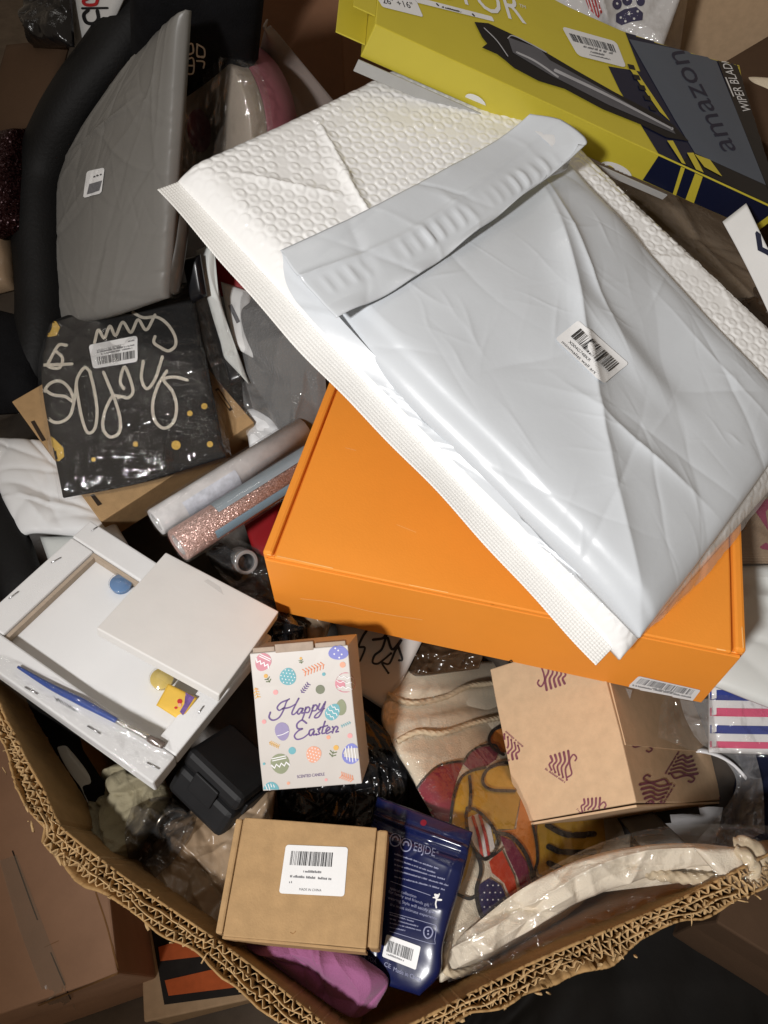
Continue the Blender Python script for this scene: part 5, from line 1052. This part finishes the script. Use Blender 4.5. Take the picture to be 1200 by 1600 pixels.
# ---- white bowl, plastic, navy fabric
bo_c = at(1085, 1240, .50); bo = thing('white_bowl', 'glossy white rounded bowl showing below the tan shipping box', 'bowl', bo_c - np.array([0, 0, .06]))
lathe('bowl_side', bo_c, (-.25, -.55, .8), [(.0001, -.030), (.018, -.029), (.034, -.022), (.046, -.008), (.052, .010), (.054, .028), (.0515, .028), (.049, .010)], MATS['bowl_white'], bo, 56)
nf = sheet('navy_fabric', ([(1090, 1100, .50), (1180, 1080, .58), (1330, 1080, .60)], [(1330, 1080, .60), (1330, 1240, .62), (1330, 1385, .64)], [(1110, 1350, .57), (1200, 1372, .62), (1330, 1385, .64)], [(1090, 1100, .50), (1130, 1240, .46), (1110, 1350, .57)]), 40, 50, MATS['navy_fabric'], None, thick=.012, disp=lambda u, v, X, Y: waves(X, Y, 251, 5, .008, 25) + creases(X, Y, 252, 12, .008, .008, .08)); tag(nf, 'dark navy fabric filling the right edge below the striped cloth', 'fabric')
cpl = drape('clear_plastic', ([(1115, 1165), (1150, 1160), (1180, 1175)], [(1180, 1175), (1192, 1230), (1195, 1300)], [(1085, 1320), (1140, 1325), (1195, 1300)], [(1115, 1165), (1150, 1230), (1085, 1320)]), 40, 60, MATS['milky_film'], [nf, sbody], None, .006, 261, .006, 50, zdef=.54); tag(cpl, 'curved clear plastic sheet right of the tan shipping box', 'plastic')
gp = sheet('grey_card', [(970, 1280, .55), (1020, 1268, .55), (1075, 1320, .56), (1010, 1330, .57)], 10, 10, MATS['dim_poly'], None, thick=.003); tag(gp, 'grey plastic piece under the tan shipping box', 'plastic')

# ---- striped cloth in a zip bag, pale mailer, burlap
sp = thing('striped_cloth', 'red, white and blue striped cloth in a clear zip bag at the right edge', 'cloth', at(1170, 1130, .62))
se = [(1108, 1068, .640), (1300, 1078, .640), (1300, 1182, .625), (1108, 1176, .625)]
spb = sheet('cloth', se, 60, 50, MATS['stripe_white'], sp, thick=.008, disp=lambda u, v, X, Y: waves(X, Y, 271, 4, .003, 30), k=7)
for y0, y1, m in ((1078, 1094, 'stripe_blue'), (1106, 1119, 'stripe_pink'), (1133, 1146, 'stripe_blue'), (1158, 1168, 'stripe_pink')): Ink().poly([(1110, y0), (1160, y0 + 1), (1290, y0 + 3), (1290, y1 + 3), (1160, y1 + 1), (1110, y1)], 14).build('stripe', [spb], MATS[m], sp, .0006)
zb = drape('clear_zip_bag', ([(1040, 1078), (1100, 1085), (1290, 1090)], [(1290, 1090), (1290, 1186)], [(1028, 1152), (1112, 1178), (1290, 1186)], [(1040, 1078), (1032, 1110), (1028, 1152)]), 110, 50, MATS['crinkle_film'], [spb], sp, .0024, 281, .0026, 60, zdef=.632, bridge=2, w=.0025, ln=.03)
drape('zip_strip', ([(1062, 1092), (1082, 1096), (1112, 1090)], [(1112, 1090), (1116, 1135), (1124, 1176)], [(1085, 1150), (1100, 1165), (1124, 1176)], [(1062, 1092), (1070, 1120), (1085, 1150)]), 30, 40, MATS['milky_film'], [spb], sp, .004, 283, .004, 40, zdef=.634)
cz = sheet('clear_bag_corner', [(925, 1062, .655), (988, 1078, .655), (980, 1110, .646), (940, 1080, .65)], 16, 12, MATS['milky_film'], None, disp=lambda u, v, X, Y: creases(X, Y, 285, 6, .002, .002, .02), rim=1., closed=False); tag(cz, 'clear plastic corner sticking out under the orange box label', 'plastic')
pm = sheet('pale_mailer', ([(1130, 885, .670), (1240, 880, .675), (1330, 880, .675)], [(1330, 880, .675), (1330, 1150, .655)], [(1112, 1070, .652), (1220, 1112, .655), (1330, 1150, .655)], [(1130, 885, .670), (1112, 1070, .652)]), 40, 40, MATS['pale_poly'], None, thick=.008, disp=lambda u, v, X, Y: creases(X, Y, 291, 8, .003, .005, .06) + .003 * np.sin(v * 26) * (v < .3)); tag(pm, 'pale grey plastic mailer right of the orange box', 'mailer')
bu = thing('burlap_pillow', 'tan burlap cloth with dark red star print right of the orange box', 'cloth', at(1200, 820, .68))
bub_ = sheet('cloth', ([(1120, 720, .695), (1300, 700, .70)], [(1300, 700, .70), (1300, 880, .68)], [(1120, 880, .68), (1300, 880, .68)], [(1120, 720, .695), (1120, 880, .68)]), 30, 30, MATS['burlap'], bu, thick=.012, disp=lambda u, v, X, Y: waves(X, Y, 301, 4, .004, 30))
Ink().poly([(1172, 775), (1186, 783), (1215, 778), (1196, 800), (1200, 830), (1188, 812), (1176, 794)], 10).build('printed_star', [bub_], MATS['art_plum'], bu, .0008); Ink().poly([(1186, 855), (1196, 848), (1215, 862), (1190, 858)], 10).build('printed_star', [bub_], MATS['art_plum'], bu, .0008)
Ink().text('DO NO', (1202, 776), (1202, 732), (-9, 0)).build('lettering', [bub_], MATS['ink_black'], bu, .0008); Ink().text('BE', (1184, 775), (1186, 755), (-7, 0)).build('lettering', [bub_], MATS['ink_black'], bu, .0008)
drape('clear_bag', [(1118, 718), (1300, 700), (1300, 905), (1118, 900)], 40, 40, MATS['clear_film'], [bub_, pm], bu, .003, 303, .004, 40, zdef=.68)

# ================================================================== behind the mailers
tpk = thing('taupe_packet', 'taupe plastic-wrapped packet between the bubble mailer and the wiper box', 'packet', at(1080, 420, .74))
tpe = ([(840, 205, .77), (980, 270, .735), (1140, 330, .690)], [(1140, 330, .690), (1190, 420, .69), (1290, 520, .69)], [(1000, 420, .725), (1120, 480, .705), (1290, 560, .685)], [(840, 205, .77), (900, 300, .75), (1000, 420, .725)])
tpb = sheet('bag', tpe, 70, 60, MATS['taupe_poly'], tpk, thick=.008, disp=lambda u, v, X, Y: creases(X, Y, 311, 16, .004, .005, .06) + waves(X, Y, 312, 4, .004, 30) + .004 * np.exp(-((u - .62) / .04) ** 2), k=6)
drape('clear_wrap', ([(900, 230), (1020, 290), (1140, 345)], [(1140, 345), (1185, 420), (1250, 520)], [(1020, 420), (1120, 478), (1250, 540)], [(900, 230), (950, 320), (1020, 420)]), 80, 60, MATS['crinkle_film'], [tpb], tpk, .003, 321, .004, 80, zdef=.69)
br = sheet('brown_shiny_bag', [(1080, 440, .700), (1260, 470, .695), (1290, 620, .69), (1140, 560, .69)], 50, 40, MATS['brown_poly'], None, thick=.012, disp=lambda u, v, X, Y: creases(X, Y, 331, 30, .008, .005, .05)); tag(br, 'dark brown shiny bag at the right edge below the torn white panel', 'bag')
rsd = sheet('red_edged_packet', [(1170, 545, .702), (1290, 560, .702), (1290, 720, .695), (1190, 680, .695)], 16, 16, MATS['pale_poly'], None, thick=.006, disp=lambda u, v, X, Y: creases(X, Y, 335, 8, .004, .004, .04)); tag(rsd, 'pale packet with a red edge at the right behind the mailers', 'packet')
Ink().poly([(1172, 545), (1215, 547), (1215, 556), (1174, 554)]).build('red_edge', [rsd], MATS['print_red'], rsd, .001)

pwb = thing('paw_print_cloth', 'white cloth with a starry navy paw print in clear plastic at the top', 'cloth', at(950, 30, .86))
pwe = ([(830, -50, .86), (960, -60, .86), (1080, -50, .86)], [(1080, -50, .86), (1030, 90, .79)], [(860, 40, .80), (960, 60, .80), (1030, 90, .79)], [(830, -50, .86), (860, 40, .80)])
pwc = sheet('cloth', pwe, 50, 30, MATS['stripe_white'], pwb, thick=.02, disp=lambda u, v, X, Y: waves(X, Y, 341, 5, .016, 20) + creases(X, Y, 342, 10, .01, .01, .08), k=5)
wz = lambda x, y: (x / 2.667 + 750, y / 2.667)
for p in ([(565, 60), (600, 40), (650, 30), (678, 55), (675, 85), (630, 92), (590, 106), (565, 92)],): Ink().poly([wz(*a) for a in p], 8).build('printed_paw', [pwc], MATS['art_navy'], pwb, .001)
for c, r in (((570, 18), 20), ((612, 0), 22), ((668, 6), 18)): Ink().disc(wz(*c), r / 2.667, r / 2.667 * 1.2).build('printed_paw', [pwc], MATS['art_navy'], pwb, .001)
for c in ((585, 75), (620, 60), (655, 50), (605, 90), (640, 80), (570, 18), (612, 2)): Ink().disc(wz(*c), 2, n=5).build('printed_star', [pwc], MATS['label_paper'], pwb, .0016)
Ink().poly([wz(*a) for a in ((435, -10), (490, -10), (512, 50), (495, 75), (455, 40))], 10).build('printed_flag', [pwc], MATS['print_red'], pwb, .001)
for i in range(4): Ink().line([wz(445 + 14 * i, -6), wz(468 + 12 * i, 62)], 1.8).build('printed_stripe', [pwc], MATS['label_paper'], pwb, .0015)
drape('clear_bag', [(800, -30), (1080, -40), (1060, 95), (880, 45)], 60, 40, MATS['crinkle_film'], [pwc], pwb, .006, 345, .008, 60, zdef=.79, w=.004, ln=.05)
def carton(name, label, p0, p1, depth, zt, zb_, m, yawfix=None):
    a = at(p0[0], p0[1], zt); b = at(p1[0], p1[1], zt); d = b - a; d[2] = 0; Ln = np.linalg.norm(d); d /= Ln; n_ = np.array([-d[1], d[0], 0])
    Kk = (np.stack([d, n_, [0, 0, 1]], 1), np.array([a[0], a[1], zb_]), None); o = thing(name, label, 'carton', (a[0], a[1], zb_))
    box('carton_walls', Kk, (0, 0, 0), (Ln, depth, zt - zb_), MATS[m], o, .002); box('top_flap', Kk, (.002, .002, zt - zb_ + .001), (Ln - .002, depth * .48, zt - zb_ + .004), MATS[m], o, .001)
    box('top_flap', Kk, (.002, depth * .5, zt - zb_ + .001), (Ln - .002, depth - .002, zt - zb_ + .004), MATS[m], o, .001)
    return o
def aty(x, y, Y):
    d = ray(x, y); return CAM + d * Y / d[1]
def back_carton(name, label, corner, Y, ang, lx, ly, zt, m):
    c = aty(*corner, Y); ax = np.array([math.cos(R(ang)), math.sin(R(ang)), 0]); ay = np.array([-ax[1], ax[0], 0])
    Kk = (np.stack([ax, ay, [0, 0, 1]], 1), np.array([c[0], c[1], .55]), None); o = thing(name, label, 'carton', (c[0], c[1], .55))
    box('carton_walls', Kk, (min(0, lx), min(0, ly), 0), (max(0, lx), max(0, ly), zt - .55), MATS[m], o, .002, warp=.001, n=3)
    box('top_flap', Kk, (min(0, lx) + .002, min(0, ly) + .002, zt - .549), (max(0, lx) - .002, (min(0, ly) + max(0, ly)) / 2 - .001, zt - .546), MATS[m], o, .001)
    return o
back_carton('brown_carton', 'plain brown carton standing behind the far end of the bubble mailer', (536, 80), 1.03, -28, -.34, .30, 1.02, 'carton_brown')
back_carton('tan_carton', 'tan carton side at the top right behind the paw print cloth', (1000, 30), 1.30, -8, .42, .30, .98, 'kraft_pale')
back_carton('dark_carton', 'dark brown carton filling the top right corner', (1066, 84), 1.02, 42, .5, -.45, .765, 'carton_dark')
wf = sheet('crumpled_wrapping', [(1160, 122, .76), (1230, 130, .76), (1240, 200, .74), (1180, 185, .74)], 24, 24, MATS['cream_cloth'], None, thick=.008, disp=lambda u, v, X, Y: waves(X, Y, 351, 6, .014, 50), k=3); tag(wf, 'pale crumpled wrapping at the far end of the wiper box', 'wrapping')
gf = sheet('grey_sheet', ([(418, 30, .96), (424, 40, .955)], [(424, 40, .955), (470, 95, .905), (530, 168, .85)], [(395, 270, .80), (470, 230, .82), (530, 168, .85)], [(418, 30, .96), (398, 130, .88), (395, 270, .80)]), 30, 40, MATS['grey_felt'], None, disp=lambda u, v, X, Y: .008 * np.sin(u * 3.1), rim=1., closed=False); solid(gf, .0015); tag(gf, 'stiff grey sheet rising to a point behind the bubble mailer', 'sheet')
# ribbon reel in clear plastic
rcn = at(335, 205, .87); rax = np.array([-.62, -.62, .38]); rb = thing('ribbon_reel', 'reel of cream and pink ribbon in clear plastic beside the grey sheet', 'reel', rcn - np.array([0, 0, .06]))
lathe('cream_ribbon', rcn, rax, [(.020, .001), (.020, .020), (.0785, .020), (.080, .018), (.080, .0)], MATS['ribbon_white'], rb, 60); lathe('pink_ribbon', rcn, rax, [(.080, -.0005), (.0815, -.002), (.0815, -.040), (.078, -.042)], MATS['ribbon_pink'], rb, 60); lathe('core', rcn, rax, [(.0001, .004), (.0195, .004), (.0198, .019)], MATS['ribbon_pink'], rb, 40)
drape('clear_bag', ([(285, 110), (340, 80), (400, 95)], [(400, 95), (420, 150), (430, 230)], [(285, 270), (350, 280), (430, 230)], [(285, 110), (285, 270)]), 60, 60, MATS['crinkle_film'], [o for o in rb.children] + [gf], rb, .006, 361, .008, 60, zdef=.84, w=.004, ln=.05)

# ================================================================== outside the bin, on the floor
def carton2(name, label, px, zt, m, parts=True):
    q = para(px, zt); ax = q[1] - q[0]; Lx = np.linalg.norm(ax); ax /= Lx; ax[2] = 0; ax /= np.linalg.norm(ax); ay = np.array([-ax[1], ax[0], 0]); Ly = abs((q[3] - q[0]) @ ay); q0 = q[0].copy()
    if (q[3] - q[0]) @ ay < 0: q0 = q0 - ay * Ly
    return q0, ax, ay, Lx, Ly
def floor_carton(name, label, corner, ang, lx, ly, zt, m):
    """carton on the floor whose top corner nearest the camera is seen at `corner`"""
    c = at(*corner, zt); ax = np.array([math.cos(R(ang)), math.sin(R(ang)), 0]); ay = np.array([-ax[1], ax[0], 0])
    Kk = (np.stack([ax, ay, [0, 0, 1]], 1), np.array([c[0], c[1], .003]), None); o = thing(name, label, 'carton', (c[0], c[1], .003))
    w = box('carton_walls', Kk, (min(0, lx), min(0, ly), 0), (max(0, lx), max(0, ly), zt - .003), MATS[m], o, .003, warp=.002, n=3)
    return o, w
o, w = floor_carton('red_brown_carton', 'plain reddish brown carton on the floor left of the bin', (187, 1521), 18, -.55, .50, .30, 'carton_red')
Ink().line([(20, 1330), (60, 1440), (110, 1560)], 2.2).build('flap_gap', [w], MATS['print_black'], o, .0006)
Ink().poly([(0, 1345), (26, 1336), (120, 1580), (86, 1600), (30, 1450)], 30).build('packing_tape', [w], film('floor_tape', haze=.22, gloss=.12, bump=.1, hazecol=(.5, .4, .3)), o, .001)
for q, ww in (([(150, 1395), (168, 1450), (184, 1516)], 2.2), ([(184, 1520), (120, 1546), (60, 1570)], 2.4), ([(70, 1480), (92, 1470)], 1.)): Ink().line(q, ww).build('worn_edge', [w], MATS['kraft_edge'], o, .0008)
o, w2_ = floor_carton('printed_carton', 'carton on the floor with black and orange stripe print', (222, 1600), 12, .50, .45, .14, 'kraft_pale')
for q, m, off in (([(233, 1432), (430, 1400), (480, 1540), (257, 1570)], 'print_black', .001), ([(248, 1480), (430, 1420), (440, 1480), (251, 1502)], 'print_orange', .002), ([(258, 1532), (440, 1490), (470, 1530), (264, 1556)], 'print_orange', .002)): Ink().poly(q, 20).build('printed_stripe', [w2_], MATS[m], o, off)
tp_ = sheet('black_tarp', ([(640, 1700, .10), (900, 1300, .16), (1250, 1150, .20), (1500, 1100, .2)], [(1500, 1100, .2), (1600, 1800, .1)], [(640, 1800, .06), (1100, 1800, .1), (1600, 1800, .1)], [(640, 1700, .10), (640, 1800, .06)]), 60, 60, MATS['tarp_black'], None, thick=.02, disp=lambda u, v, X, Y: waves(X, Y, 401, 6, .03, 8) + creases(X, Y, 402, 30, .02, .02, .2)); tag(tp_, 'black plastic sheeting on the floor at the lower right outside the bin', 'tarp')
db = floor_carton('dark_box', 'dark brown carton corner beyond the near right rim', (1120, 1440), -32, .4, .4, .32, 'carton_dark')
